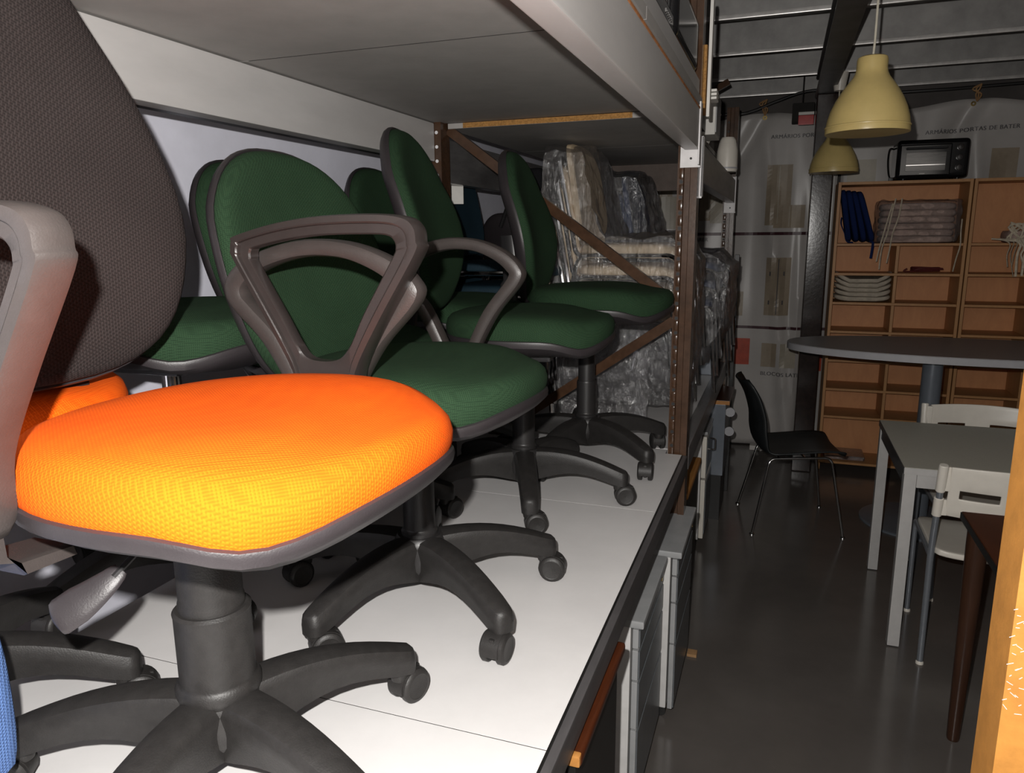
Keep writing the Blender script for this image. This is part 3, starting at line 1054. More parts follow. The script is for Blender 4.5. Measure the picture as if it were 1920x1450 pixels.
def swivel_chair(label, hub, base_a, yaw, rim, zb, H, W, mf, mb, group, arms=False, arm_z=.77, cover=False, mp=None, rims=None, lever=True, arm_mats=None, swivels=None, tilt=9, sx=.232, sy=.24, topw=.80, botw=.8, wide=.38, curve=.055, xb=-.205, dust=False, ex=2.5, x0=.045, arm_y=.265, arm_x=0, arm_L=.165, chrome=False, arm_yoff=None, backyaw=0):
    mp = mp or M['plastic_edge']
    ml = M['plastic_dusty'] if dust else M['plastic']
    t = thing('swivel_chair', label, 'office chair', (hub[0], hub[1], ZS + .001), R(yaw), group)
    # hub
    bm = bmesh.new()
    lathe(bm, [(.030, .060), (.040, .066), (.052, .085), (.056, .112), (.055, .132), (.052, .144), (.046, .151), (.02, .152)], 40)
    obj('base_hub', bm, ml, t)
    for k in range(5):
        a = R(base_a + 72 * k - yaw)
        l_ = link('base_leg', LEG, ml, t) if not LEG.materials else link('base_leg', LEG.copy() if dust and k == 0 and False else LEG, None, t)
        l_.rotation_euler = (0, 0, a)
        if dust:
            l_.material_slots[0].link = 'OBJECT'
            l_.material_slots[0].material = ml
        cst = link('caster', HOOD, M['plastic_dusty'], t) if not HOOD.materials else link('caster', HOOD, None, t)
        sw = R(swivels[k]) if swivels else R(random.uniform(-60, 60))
        cr = .284
        cst.location = (math.cos(a) * cr + math.cos(a + sw) * .016, math.sin(a) * cr + math.sin(a + sw) * .016, 0)
        cst.rotation_euler = (0, 0, a + sw)
        for s in (1, -1):
            wh = link('wheel', WHEEL, M['plastic_dusty'], cst) if not WHEEL.materials else link('wheel', WHEEL, None, cst)
            wh.location = (0, s * .0088, 0)
            wh.rotation_euler = (0, 0, 0 if s < 0 else PI)
    # gas column
    top = rim - .062
    bm = bmesh.new()
    if cover:
        lathe(bm, [(.047, .13), (.0545, .146), (.0565, .151), (.0565, .160), (.053, .166), (.050, .170), (.050, .262), (.051, .268), (.047, .272)], 40)
        obj('gas_column', bm, M['plastic_dusty'], t)
        bm = bmesh.new()
        lathe(bm, [(.043, .266), (.043, .282), (.0415, .286), (.0415, top)], 40)
        obj('column_sleeve', bm, M['plastic_dusty'], t)
    else:
        lathe(bm, [(.036, .14), (.0385, .150), (.0385, .158), (.034, .162), (.033, .166), (.033, .27), (.031, .275)], 32)
        obj('gas_column', bm, ml, t)
        bm = bmesh.new()
        lathe(bm, [(.0285, .27), (.0285, .335), (.0275, .337), (.0275, top)] if not chrome else [(.02, .27), (.02, top)], 28)
        obj('column_sleeve', bm, M['chrome'] if chrome else ml, t)
    # mechanism
    bm = bmesh.new()
    box(bm, -.13, .09, -.075, .075, rim - .078, rim - .040, bev=.010)
    box(bm, -.24, -.05, -.028, .028, rim - .074, rim - .052, bev=.006)
    mech = obj('tilt_mechanism', bm, M['steel_dark'], t)
    # J bar to the back
    bm = bmesh.new()
    P = catmull([(-.10, 0, rim - .062), (-.20, 0, rim - .060), (-.262 + xb + .205, 0, rim - .035), (-.272 + xb + .205, 0, rim + .06), (-.262 + xb + .205, 0, zb + .06), (-.272 + xb + .205, 0, zb + H * .45)], 5)
    sweep(bm, P, .016, 10, flat=(1.9, .5), up=(0, 1, 0))
    obj('back_bar', bm, M['steel_dark'], t)
    if cover:
        obj('back_bracket', bx(xb - .050, xb - .032, -.06, .085, rim - .075, rim + .16, bev=.006), M['steel_dark'], t)
    seat_parts(t, rim, mf, mp, sx=sx, sy=sy, x0=x0)
    back_parts(t, xb, zb, W, H, mb, mp, tilt=tilt, topw=topw, botw=botw, wide=wide, curve=curve, ex=ex)
    if arms:
        for s in (-1, 1):
            am = arm_mats[0 if s < 0 else 1] if arm_mats else M['plastic_warm']
            arm_part(t, s * arm_y, arm_z, am, rim - .01, x0=x0 + (arm_x[0 if s < 0 else 1] if isinstance(arm_x, tuple) else arm_x), L=arm_L[0 if s < 0 else 1] if isinstance(arm_L, tuple) else arm_L, Hh=arm_z - rim + .02, step=cover)
    if lever:
        bm = bmesh.new()
        P = [(-.01, -.05, rim - .075), (-.02, -.085, rim - .105), (-.03, -.12, rim - .130)]
        sweep(bm, catmull(P, 4), .004, 8)
        le = obj('height_lever', bm, M['steel_dark'], t)
        bm = bmesh.new()
        q = catmull([(-.028, -.110, rim - .124), (-.036, -.125, rim - .136), (-.050, -.140, rim - .150), (-.066, -.155, rim - .163), (-.078, -.165, rim - .172)], 4)
        rr = [.008 + .013 * min(1, i / 10) ** .8 if i < len(q) - 2 else (.019 if i == len(q) - 2 else .011) for i in range(len(q))]
        sweep(bm, q, rr, 16, flat=(1.1, .40), up=(.5, -.6, .6))
        obj('lever_handle', bm, M['plastic_edge'], le)
    return t


GC = 'office swivel chairs on the lower shelf'
A = swivel_chair('orange swivel chair with a tall brown-grey back and black arms, nearest in the foreground', (-.70, .73), 58, 0, .492, .565, .66, .47, M['orange'], M['brown_fab'], GC,
                 arms=True, arm_z=.775, cover=True, arm_mats=[M['plastic_warm'], M['plastic_gloss']], swivels=[14, 30, 10, 60, 115], dust=True, topw=.50, botw=1.12, wide=.24, ex=2.6, sx=.237, sy=.255, x0=.086, xb=-.24, arm_x=(-.130, -.052))
Bc = swivel_chair('dark green swivel armchair with triangular arms, directly behind the orange seat', (-.68, 1.305), -105, -2, .462, .455, .475, .50, M['green'], M['green'], GC,
                  arms=True, arm_z=.745, arm_mats=[M['plastic_warm'], M['plastic_warm']], swivels=[150, -62, -28, 20, 60], lever=False, topw=.88, botw=.74, wide=.48, x0=.016, xb=-.25, sx=.24, sy=.25, arm_x=(-.035, -.045), arm_L=(.188, .165))
Cc = swivel_chair('armless dark green swivel chair with upright back, third from the front', (-.68, 1.98), -68, 9, .493, .55, .50, .45, M['green'], M['green'], GC,
                  swivels=[92, 14, 30, 60, 10], lever=False, topw=.78, botw=.74, wide=.45, tilt=10, x0=.022, xb=-.275)
Dc = swivel_chair('armless dark green swivel chair just in front of the brown rack post', (-.60, 2.41), -34, 4, .535, .54, .49, .40, M['green'], M['green'], GC,
                  swivels=[-50, 75, 20, 50, 10], lever=False, topw=.78, botw=.74, wide=.45, tilt=8)
Ec = swivel_chair('second orange swivel chair, mostly hidden behind the tall brown-grey back', (-1.21, .66), 33, 58, .495, .56, .5, .44, M['orange'], M['black_fab'], GC,
                  swivels=[14, 40, 0, 20, 10], lever=False, x0=.085)
Fc = swivel_chair('dark green swivel chair with a silver gas lift, behind the tall brown-grey back', (-1.22, 1.22), 40, 0, .562, .62, .38, .40, M['green'], M['green'], GC,
                  swivels=[40, 20, -20, 20, 60], lever=False, chrome=True)
F2 = swivel_chair('dark green swivel chair directly behind the green armchair, its back showing at the left', (-1.08, 1.62), 25, 0, .46, .51, .44, .44, M['green'], M['green'], GC,
                  swivels=[40, 20, -20, 20, 60], lever=False, topw=.88, botw=.74, wide=.48)
Gc = swivel_chair('dark green swivel chair in the back row, behind the third upright green back', (-1.10, 2.33), 10, -4, .495, .53, .46, .44, M['green'], M['green'], GC,
                  swivels=[40, 20, -20, 20, 60], lever=False, topw=.88, botw=.74, wide=.48)
bm = bx(-.02, .02, -.001, .001, -.012, .012, bev=.0008, seg=1)
o = obj('paper_label', bm, M['white_paper'], Gc)
o.location = (-.17, -.222, .60)
Ic = swivel_chair('black swivel chair with arms and headrest, behind the farthest green back', (-1.17, 3.56), 15, 75, .45, .50, .36, .34, M['black_fab'], M['black_fab'], GC,
                  arms=True, arm_z=.74, arm_mats=[M['black_shell'], M['black_shell']], lever=False)
bm = bmesh.new()
box(bm, -.03, .03, -.10, .10, -.05, .05, bev=.03, seg=4)
o = obj('headrest', bm, M['black_fab'], Ic)
o.location = (-.31, -.16, 1.0)
bm = sweep(bmesh.new(), [(-.30, -.02, .80), (-.31, -.08, .92), (-.31, -.14, .98)], .010, 8)
obj('headrest_bar', bm, M['steel_dark'], Ic)

# ============================================================ STACKED VISITOR CHAIRS
def visitor_chair(label, cat_group, mf, proto=[None]):
    t = thing('visitor_chair', label, 'chair', (0, 0, 0), 0, cat_group)
    # facing +x ; origin between the feet
    bm = bmesh.new()
    N = 40
    rings = []
    for s, h in [(.96, -.012), (1.0, -.004), (1.0, .014), (.97, .024), (.9, .03), (.5, .033)]:
        ring = []
        for i in range(N):
            c, s_ = sup(2 * PI * i / N, 4)
            x = c * .215 * s
            y = s_ * .22 * s
            drop = -.022 * max(0, (x - .12) / .09) ** 2
            ring.append(bm.verts.new((x, y, .44 + h + drop)))
        rings.append(ring)
    for a_, b_ in zip(rings, rings[1:]):
        for i in range(N):
            bm.faces.new((a_[i], a_[(i + 1) % N], b_[(i + 1) % N], b_[i]))
    bm.faces.new(rings[0][::-1])
    bm.faces.new(rings[-1])
    obj('seat', bm, mf, t)
    bm = bmesh.new()
    rings = []
    for s, off in [(.9, -.012), (1.0, -.006), (1.0, .012), (.96, .02), (.8, .024), (.4, .025)]:
        ring = []
        for i in range(N):
            c, s_ = sup(2 * PI * i / N, 3.6)
            y = c * .205 * s * (1 - .12 * (s_ + 1) / 2)
            z = s_ * .20 * s
            x = -.225 - (z + .2) * .16 + .03 * (y / .2) ** 2
            ring.append(bm.verts.new((x + off, y, .68 + z)))
        rings.append(ring)
    for a_, b_ in zip(rings, rings[1:]):
        for i in range(N):
            bm.faces.new((a_[i], a_[(i + 1) % N], b_[(i + 1) % N], b_[i]))
    bm.faces.new(rings[0][::-1])
    bm.faces.new(rings[-1])
    obj('backrest', bm, mf, t)
    for s in (-1, 1):
        bm = bmesh.new()
        P = rounded([(.25, s * .235, .01), (.215, s * .232, .425), (-.19, s * .232, .425), (-.275, s * .222, .01)], .05, 5)
        sweep(bm, P, .010, 8)
        sweep(bm, rounded([(-.12, s * .222, .418), (-.205, s * .218, .42), (-.232, s * .205, .56), (-.285, s * .19, .80)], .06, 5), .010, 8)
        obj('side_frame', bm, M['chrome'], t)
    bm = bmesh.new()
    sweep(bm, [(.10, -.23, .418), (.10, .23, .418)], .009, 8)
    sweep(bm, [(-.12, -.23, .418), (-.12, .23, .418)], .009, 8)
    obj('cross_bar', bm, M['chrome'], t)
    return t


def stack(x, y, rz, n, mats, labels, group, dz=.075, dx=.012, z0=ZS):
    out = []
    protos = {}
    for k in range(n):
        mk = mats[k]
        if mk in protos:
            c = dup(protos[mk])
            c['label'] = labels[k]
        else:
            c = visitor_chair(labels[k], group, M[mk])
            protos[mk] = c
        c.location = (x + dx * k * math.cos(rz), y + dx * k * math.sin(rz), z0 + dz * k)
        c.rotation_euler = (0, 0, rz)
        out.append(c)
    return out


pos = ['lowest', 'second lowest', 'middle', 'second highest', 'topmost']
stack(-.60, 3.17, R(-4), 4, ['beige'] * 4, ['beige padded chair, %s in the film-wrapped beige stack' % p for p in ('lowest', 'second', 'third', 'topmost')], 'beige chairs in the first wrapped stack', dz=.085, dx=.010)
stack(-.50, 3.86, R(-4), 3, ['navy'] * 3, ['blue padded chair, %s in the film-wrapped blue stack' % p for p in ('lowest', 'middle', 'topmost')], 'blue chairs in the second wrapped stack', dz=.085, dx=.010)
st = stack(-1.08, 2.98, R(2), 3, ['teal'] * 3, ['teal padded chair, %s of the unwrapped stack by the rear post' % p for p in ('lowest', 'middle', 'topmost with a paper tag')], 'teal chairs in the unwrapped stack', dz=.095, dx=.006)
bm = bx(-.001, .001, -.03, .03, -.055, .055)
o = obj('price_tag', bm, M['white_paper'])
tag(o, 'small white paper tag hanging from the teal chair back', 'tag')
o.location = (-1.27, 2.86, 1.785)
o.rotation_euler = (0, R(4), R(-62))


def film_shell(name, label, prof_xz, y0, y1, mat, seed, amp=.022, loc=(0, 0, 0), sub=3, name_cat='plastic film'):
    """crumpled bag: closed outline in x-z, extruded over y, subdivided and crumpled"""
    bm = bmesh.new()
    P = [(x, z) for x, z in prof_xz]
    # densify the outline
    D = []
    m = len(P)
    for i in range(m):
        a_, b_ = Vector(P[i]), Vector(P[(i + 1) % m])
        k = max(1, int((b_ - a_).length / .028))
        for j in range(k):
            D.append(a_ + (b_ - a_) * j / k)
    ny = 18
    rings = []
    cx = sum(p.x for p in D) / len(D)
    cz = sum(p.y for p in D) / len(D)
    for j in range(ny + 1):
        f = j / ny
        sc = 1 - .06 * abs(2 * f - 1) ** 6
        rings.append([bm.verts.new((cx + (p.x - cx) * sc, y0 + (y1 - y0) * f, cz + (p.y - cz) * sc)) for p in D])
    n = len(D)
    for a_, b_ in zip(rings, rings[1:]):
        for i in range(n):
            bm.faces.new((a_[i], a_[(i + 1) % n], b_[(i + 1) % n], b_[i]))
    for r_ in (rings[0], rings[-1]):
        f = bm.faces.new(r_)
    bmesh.ops.triangulate(bm, faces=[f for f in bm.faces if len(f.verts) > 4])
    big = [e for e in bm.edges if e.calc_length() > .06]
    for _ in range(3):
        big = [e for e in bm.edges if e.calc_length() > .05]
        if not big:
            break
        bmesh.ops.subdivide_edges(bm, edges=big, cuts=1, use_grid_fill=True)
        bmesh.ops.triangulate(bm, faces=[f for f in bm.faces if len(f.verts) > 4])
    bm.normal_update()
    for v in bm.verts:
        p = v.co + Vector((seed, seed * 2, 0))
        d = noise.noise(p * 11) * amp + abs(noise.noise(p * 26)) * amp * .8
        v.co += v.normal * d
        if v.co.z < ZS + .03:
            v.co.z = max(v.co.z, ZS + .006)
    o = obj(name, bm, mat, None, smooth=True)
    tag(o, label, 'plastic film')
    o.location = loc
    return o


film_shell('film_wrap', 'crumpled clear plastic film around the beige chair stack', [(-.305, 1.18), (-.305, 1.50), (-.38, 1.61), (-.66, 1.60), (-.70, 1.70), (-.76, 1.955), (-.93, 1.96), (-.95, 1.5), (-.90, .98), (-.88, .90), (-.36, .90), (-.315, 1.0)], 2.915, 3.43, M['film'], 1, .024)
film_shell('film_wrap', 'clear plastic film around the blue chair stack at the far end of the rack', [(-.21, 1.18), (-.205, 1.46), (-.28, 1.53), (-.54, 1.52), (-.60, 1.62), (-.66, 1.90), (-.83, 1.91), (-.85, 1.5), (-.80, .98), (-.32, .97)], 3.60, 4.12, M['film2'], 5, .024)
# loose sheets of film between the legs, reaching down to the shelf
def film_sheet(label, x0, x1, y0, y1, z0, z1, seed, mat):
    bm = bmesh.new()
    nx, nz = 26, 26
    gg = []
    for i in range(nx + 1):
        r_ = []
        for j in range(nz + 1):
            u, v = i / nx, j / nz
            x = x0 + (x1 - x0) * u
            z = z0 + (z1 - z0) * v
            y = y0 + (y1 - y0) * u + .03 * noise.noise(Vector((x * 9 + seed, z * 5, seed))) + .012 * noise.noise(Vector((x * 30, z * 18, seed)))
            if i in (0, nx):
                x += .01 * noise.noise(Vector((z * 20, seed, 1)))
            r_.append(bm.verts.new((x, y, z)))
        gg.append(r_)
    for i in range(nx):
        for j in range(nz):
            bm.faces.new((gg[i][j], gg[i + 1][j], gg[i + 1][j + 1], gg[i][j + 1]))
    o = obj('film_sheet', bm, mat)
    tag(o, label, 'plastic film')
    return o


film_sheet('hanging sheet of shiny film in front of the beige stack legs', -.90, -.47, 2.80, 2.88, ZS + .02, 1.30, 4, M['film2'])
film_sheet('strip of crinkled film with bright edges left of the front post', -.50, -.455, 2.79, 2.80, ZS + .02, 1.26, 9, M['film'])

# ============================================================ UNDER THE RACK
def pedestal(y0, y1, xf, z0, z1, label, depth=.52, lock=True):
    t = thing('drawer_pedestal', label, 'cabinet', (xf, y0, 0), 0, 'grey drawer pedestals under the shelf')
    W_ = y1 - y0
    obj('body', bx(-depth, -.035, .006, W_ - .006, z0, z1 - .022, bev=.004), M['white_side'], t)
    obj('top', bx(-depth - .005, 0, 0, W_, z1 - .022, z1, bev=.006), M['grey_metal'], t)
    hs = [(z0 + .002, z0 + (z1 - z0) * .42), (z0 + (z1 - z0) * .43, z0 + (z1 - z0) * .68), (z0 + (z1 - z0) * .69, z0 + (z1 - z0) * .845), (z0 + (z1 - z0) * .855, z1 - .026)]
    for a_, b_ in hs:
        d = obj('drawer_front', bx(-.030, -.014, .004, W_ - .004, a_, b_, bev=.003), M['grey_metal'], t)
        obj('front_panel', bx(-.0145, -.010, .008, W_ - .008, a_ + .004, b_ - .004, bev=.001), M['drawer_grey'], d)
    if lock:
        bm = lathe(bmesh.new(), [(.0001, 0), (.008, 0), (.008, .006), (.0001, .006)], 14, Matrix.Translation((-.012, W_ - .06, z1 - .05)) @ Matrix.Rotation(PI / 2, 4, 'Y'))
        obj('lock', bm, M['brass'], t)
    for i, (cx, cy) in enumerate([(-.06, .05), (-.06, W_ - .05), (-depth + .05, .05), (-depth + .05, W_ - .05)]):
        bm = lathe(bmesh.new(), [(.0001, -.01), (.022, -.01), (.022, .01), (.0001, .01)], 16, Matrix.Translation((cx, cy, .022)) @ Matrix.Rotation(PI / 2, 4, 'X'))
        box(bm, cx - .012, cx + .012, cy - .014, cy + .014, .03, z0, bev=.002)
        obj('caster', bm, M['black'], t)
    return t


pedestal(1.76, 2.19, -.277, .055, .615, 'grey drawer pedestal under the shelf edge, the nearer one beside the red-brown cabinet')
pedestal(2.225, 2.655, -.238, .055, .615, 'grey drawer pedestal under the shelf edge, the farther one below the rack post')
t = thing('low_cabinet', 'black low cabinet with a red-brown wooden top, at the bottom edge under the shelf', 'cabinet', (-.257, 1.03, .115))
obj('wooden_top', bx(-.42, 0, 0, .37, .63, .652, bev=.008, seg=3), M['dark_wood'], t)
obj('edge_strip', bx(-.03, -.002, -.003, .012, .632, .653, bev=.004), M['ochre_wood'], t)
b_ = obj('body', bx(-.41, -.03, .015, .36, .05, .63, bev=.003), M['black'], t)
obj('plinth', bx(-.38, -.05, .03, .39, -.115, .05), M['black'], t)
obj('door', bx(-.029, -.014, .018, .355, .07, .62, bev=.002), M['black'], t)
t = thing('low_cabinet', 'white low cabinet with an ochre wooden top, just past the rack post', 'cabinet', (-.30, 2.94, 0))
obj('wooden_top', bx(-.40, 0, 0, .54, .53, .56, bev=.010, seg=3), M['ochre_wood'], t)
obj('body', bx(-.39, -.012, .01, .53, .03, .53, bev=.003), M['black'], t)
obj('side_panel', bx(-.39, -.02, -.002, .009, .03, .528, bev=.002), M['white_side'], t)
t = thing('low_cabinet', 'low cabinet with two cream-framed doors facing the aisle', 'cabinet', (-.295, 3.74, 0))
obj('body', bx(-.40, -.03, 0, .33, .03, .60, bev=.003), M['white_side'], t)
obj('top', bx(-.40, -.002, 0, .33, .60, .615, bev=.002), M['grey_metal'], t)
for z0, z1 in ((.04, .36), (.37, .59)):
    d = obj('door', bx(-.028, -.004, -.002, .33, z0, z1, bev=.005), M['white_plastic'], t)
    obj('front_panel', bx(-.004, -.001, .02, .31, z0 + .02, z1 - .02), M['drawer_grey'], d)
bm = sweep(bmesh.new(), rounded([(-.0, .10, .50), (.03, .10, .50), (.03, .10, .56), (0, .10, .56)], .01, 4), .004, 8)
obj('handle', bm, M['chrome'], t)
t = thing('desk_cabinet', 'grey cabinet with a black base and brown top, at the far end by the banner', 'cabinet', (-.238, 4.12, 0))
obj('body', bx(-.45, 0, 0, .40, .27, .68, bev=.004), M['grey_paint'], t)
obj('plinth', bx(-.42, -.01, .02, .38, 0, .27), M['black'], t)
obj('top', bx(-.46, .022, -.01, .41, .68, .705, bev=.005), M['dark_wood'], t)
obj('edge_strip', bx(-.46, .020, -.014, -.009, .682, .703), M['ochre_wood'], t)
for z in (.63, .52):
    bm = lathe(bmesh.new(), [(.0001, 0), (.026, 0), (.026, .012), (.0001, .012)], 20, Matrix.Translation((.022, .05, z)) @ Matrix.Rotation(PI / 2, 4, 'X'))
    box(bm, -.001, .03, .036, .05, z - .01, z + .01)
    obj('round_handle', bm, M['grey_edge'], t)
o = obj('grey_panel', bx(-.46, -.305, 4.12, 4.14, ZS + .002, 1.0, bev=.002), M['grey_paint'], smooth=False)
tag(o, 'small grey panel standing on the far end of the lower shelf', 'panel')
o = obj('dark_plank', bx(-.262, -.235, 4.66, 4.68, 0, 1.48, bev=.002), M['black'], smooth=False)
tag(o, 'narrow dark plank leaning behind the far rack post', 'plank')

# ============================================================ THINGS ON THE UPPER SHELF
ZU = 2.077
t = thing('printer', 'black office printer on the upper shelf edge at the top of the picture', 'printer', (-.40, 2.20, 2.076))
obj('body', bx(-.20, .125, -.22, .25, 0, .16, bev=.03, seg=4), M['gloss_black'], t)
obj('front_grille', bx(-.10, .10, -.226, -.215, .03, .12, bev=.004), M['plastic_gloss'], t)
for k in range(6):
    obj('grille_slat', bx(-.09, .09, -.230, -.224, .038 + k * .013, .043 + k * .013), M['steel_dark'], t, smooth=False)
t = thing('flat_black_appliance', 'long flat black appliance with a row of bright slots on the upper shelf edge', 'appliance', (-.38, 1.55, ZU))
obj('body', bx(-.16, .10, 0, .40, 0, .045, bev=.008, seg=3), M['gloss_black'], t)
for k in range(6):
    obj('slot', bx(.099, .1015, .27 + k * .017, .278 + k * .017, .018, .026), M['chrome'], t, smooth=False)
o = obj('wood_offcut', bx(-.40, -.265, 2.615, 2.66, 2.0055, 2.20, bev=.002), M['chip'])
tag(o, 'upright raw wood offcut beside the rack post on the upper shelf', 'wood')
bm = bx(-.263, -.252, 2.56, 2.60, 1.98, 2.34, bev=.003)
o = obj('wrapped_batten', bm, M['white_paper'])
o.location = (0, .07, 0)
tag(o, 'thin white batten taped upright beside the rack post', 'batten')
bm = bmesh.new()
for k in range(3):
    box(bm, -.30, -.235, 2.68, 2.76, 2.0 + k * .012, 2.009 + k * .012, bev=.003)
o = obj('folded_paper', bm, M['white_paper'])
tag(o, 'small folded white papers lying on the upper shelf edge past the post', 'paper')
o.location = (0, 0, .042)
o2 = obj('wood_block', bx(-.30, -.262, 2.66, 2.78, 2.0055, 2.04, bev=.002), M['ochre_wood'])
tag(o2, 'small orange wood block under the folded papers', 'block')
o = obj('cardboard_box', bx(-.62, -.32, 2.82, 3.20, 2.0055, 2.18, bev=.003), M['black'])
tag(o, 'dark box on the upper shelf of the far bay', 'box')
t = thing('white_jug', 'white rounded plastic jug hanging over the upper shelf edge in the far bay', 'jug', (-.285, 3.98, 1.905))
bm = lathe(bmesh.new(), [(.001, 0), (.048, 0), (.052, .01), (.050, .10), (.040, .15), (.03, .165), (.001, .166)], 24)
obj('body', bm, M['white_plastic'], t)
bm = lathe(bmesh.new(), [(.050, .012), (.0535, .014), (.0535, .02), (.050, .022)], 24)
obj('rim_band', bm, M['grey_edge'], t)
t = thing('paper_cup', 'tilted white cup standing on the upper shelf of the far bay', 'cup', (-.372, 3.62, 2.008))
obj('body', lathe(bmesh.new(), [(.001, 0), (.03, 0), (.045, .14), (.042, .14), (.028, .006), (.001, .006)], 20), M['white_plastic'], t)
t.rotation_euler = (R(-8), R(14), 0)
t = thing('white_carton', 'white and grey carton on the upper shelf, before the far rack post', 'box', (-.36, 3.30, 2.0055))
obj('body', bx(-.1, .07, 0, .22, 0, .17, bev=.003), M['white_paper'], t)
obj('grey_side', bx(.070, .073, .01, .21, .01, .16), M['grey_metal'], t)
o = obj('dark_box', bx(-.66, -.35, 3.66, 4.25, 2.0055, 2.14, bev=.003), M['walld'])
tag(o, 'dark grey box at the far end of the upper shelf', 'box')
# red and black sign box on the wall, left of the column
t = thing('red_black_box', 'small black box with red and white front, high beside the dark column', 'box', (.07, 5.45, 2.30))
obj('body', bx(-.06, .075, 0, .10, .02, .14, bev=.006), M['joint'], t)
obj('red_front', bx(-.02, .075, -.006, -.0005, 0.0, .06, bev=.002), M['red'], t)
obj('white_stripe', bx(-.02, .075, -.008, -.0005, .062, .08), M['white_paper'], t)
bm = sweep(bmesh.new(), [(.0, .05, .13), (.0, .05, .45)], .004, 6)
obj('hanger', bm, M['black'], t)

# ============================================================ PENDANT LAMPS
def pendant(x, y, z, label, zc):
    t = thing('pendant_lamp', label, 'pendant lamp', (x, y, z), 0, 'yellow bell pendant lamps')
    po = [(.138, 0), (.1385, .004), (.137, .022), (.1325, .050), (.124, .080), (.110, .112), (.092, .143), (.074, .168), (.060, .186), (.053, .200), (.050, .215), (.050, .243), (.047, .251), (.040, .255), (.006, .256)]
    pi_ = [(r - .003, z_ + (.0 if i > 1 else .001)) for i, (r, z_) in enumerate(po[:-1])]
    pi_ = [(max(r, .004), z_ - (.004 if z_ > .24 else 0)) for r, z_ in pi_]
    bm = lathe(bmesh.new(), po + pi_[::-1], 56, close=False)
    obj('lamp_shade', bm, M['shade'], t)
    bm = lathe(bmesh.new(), [(.1385, .018), (.1398, .020), (.1398, .023), (.1375, .025)], 56, close=True)
    obj('rim_groove', bm, M['shade'], t)
    bm = lathe(bmesh.new(), [(.02, .16), (.02, .235), (.006, .24)], 20)
    lathe(bm, [(.0001, .085), (.02, .093), (.028, .115), (.022, .14), (.014, .16)], 20)
    obj('bulb', bm, M['white_plastic'], t)
    bm = sweep(bmesh.new(), [(0, 0, .25), (.002, 0, .3), (.0, 0, zc - z)], .004, 8)
    obj('cord', bm, M['cord'], t)
    bm = lathe(bmesh.new(), [(.03, zc - z - .10), (.045, zc - z)], 24)
    obj('ceiling_cup', bm, M['white_plastic'], t)
    return t


pendant(.257, 3.0, 1.945, 'yellow plastic bell pendant lamp, the nearer and larger one', 2.74)
pendant(.262, 4.98, 1.955, 'yellow plastic bell pendant lamp in front of the dark column, the farther one', 2.52)

# ============================================================ BOOKCASES
SH = [1.534, 1.345, 1.155, .965, .77, .575, .385, .065]


def bookcase(x0, label):
    W_, D_, H_ = .755, .30, 1.92
    t = thing('bookcase', label, 'bookcase', (x0, 5.32, 0), 0, 'beech bookcases against the banner')
    th = .018
    for x in (0, W_ - th):
        obj('side_panel', bx(x, x + th, 0, D_, 0, H_, bev=.001, seg=1), M['beech'], t, smooth=False)
    obj('top_panel', bx(th, W_ - th, 0, D_, H_ - th, H_, bev=.001, seg=1), M['beech'], t, smooth=False)
    obj('back_panel', bx(th, W_ - th, D_ - .006, D_ - .001, .02, H_ - th), M['beech_in'], t, smooth=False)
    for i, z in enumerate(SH):
        obj('shelf', bx(th, W_ - th, .004, D_ - .008, z - .016, z, bev=.001, seg=1), M['beech'], t, smooth=False)
    for a_, b_ in zip(SH[:-1], SH[1:-1]):
        obj('divider', bx(W_ / 2 - .009, W_ / 2 + .009, .004, D_ - .008, b_ + .0005, a_ - .0165, bev=.001, seg=1), M['beech'], t, smooth=False)
    return t


bookcase(.318, 'beech bookcase of open compartments with the toaster oven on top')
bookcase(1.080, 'second beech bookcase, cut by the right edge of the picture')
bookcase(1.842, 'third beech bookcase, beyond the right edge of the picture') if False else None


def cushion(name, sx, sy, sz, mat, parent=None, sag=0., seed=0):
    bm = bmesh.new()
    N, K = 18, 8
    rings = []
    for j in range(K + 1):
        a_ = -PI / 2 + PI * j / K
        ring = []
        cr, sr = sup(a_, 2.6)
        for i in range(N):
            c, s_ = sup(2 * PI * i / N, 5)
            x, y = c * sx / 2 * (.86 + .14 * cr), s_ * sy / 2 * (.86 + .14 * cr)
            z = sr * sz / 2 * 1.0 + sag * (2 * x / sx) ** 2 + .004 * noise.noise(Vector((x * 12 + seed, y * 12, j)))
            ring.append(bm.verts.new((x, y, z)))
        rings.append(ring)
    for a_, b_ in zip(rings, rings[1:]):
        for i in range(N):
            bm.faces.new((a_[i], a_[(i + 1) % N], b_[(i + 1) % N], b_[i]))
    bm.faces.new(rings[0][::-1])
    bm.faces.new(rings[-1])
    bmesh.ops.remove_doubles(bm, verts=bm.verts, dist=1e-5)
    return obj(name, bm, mat, parent)


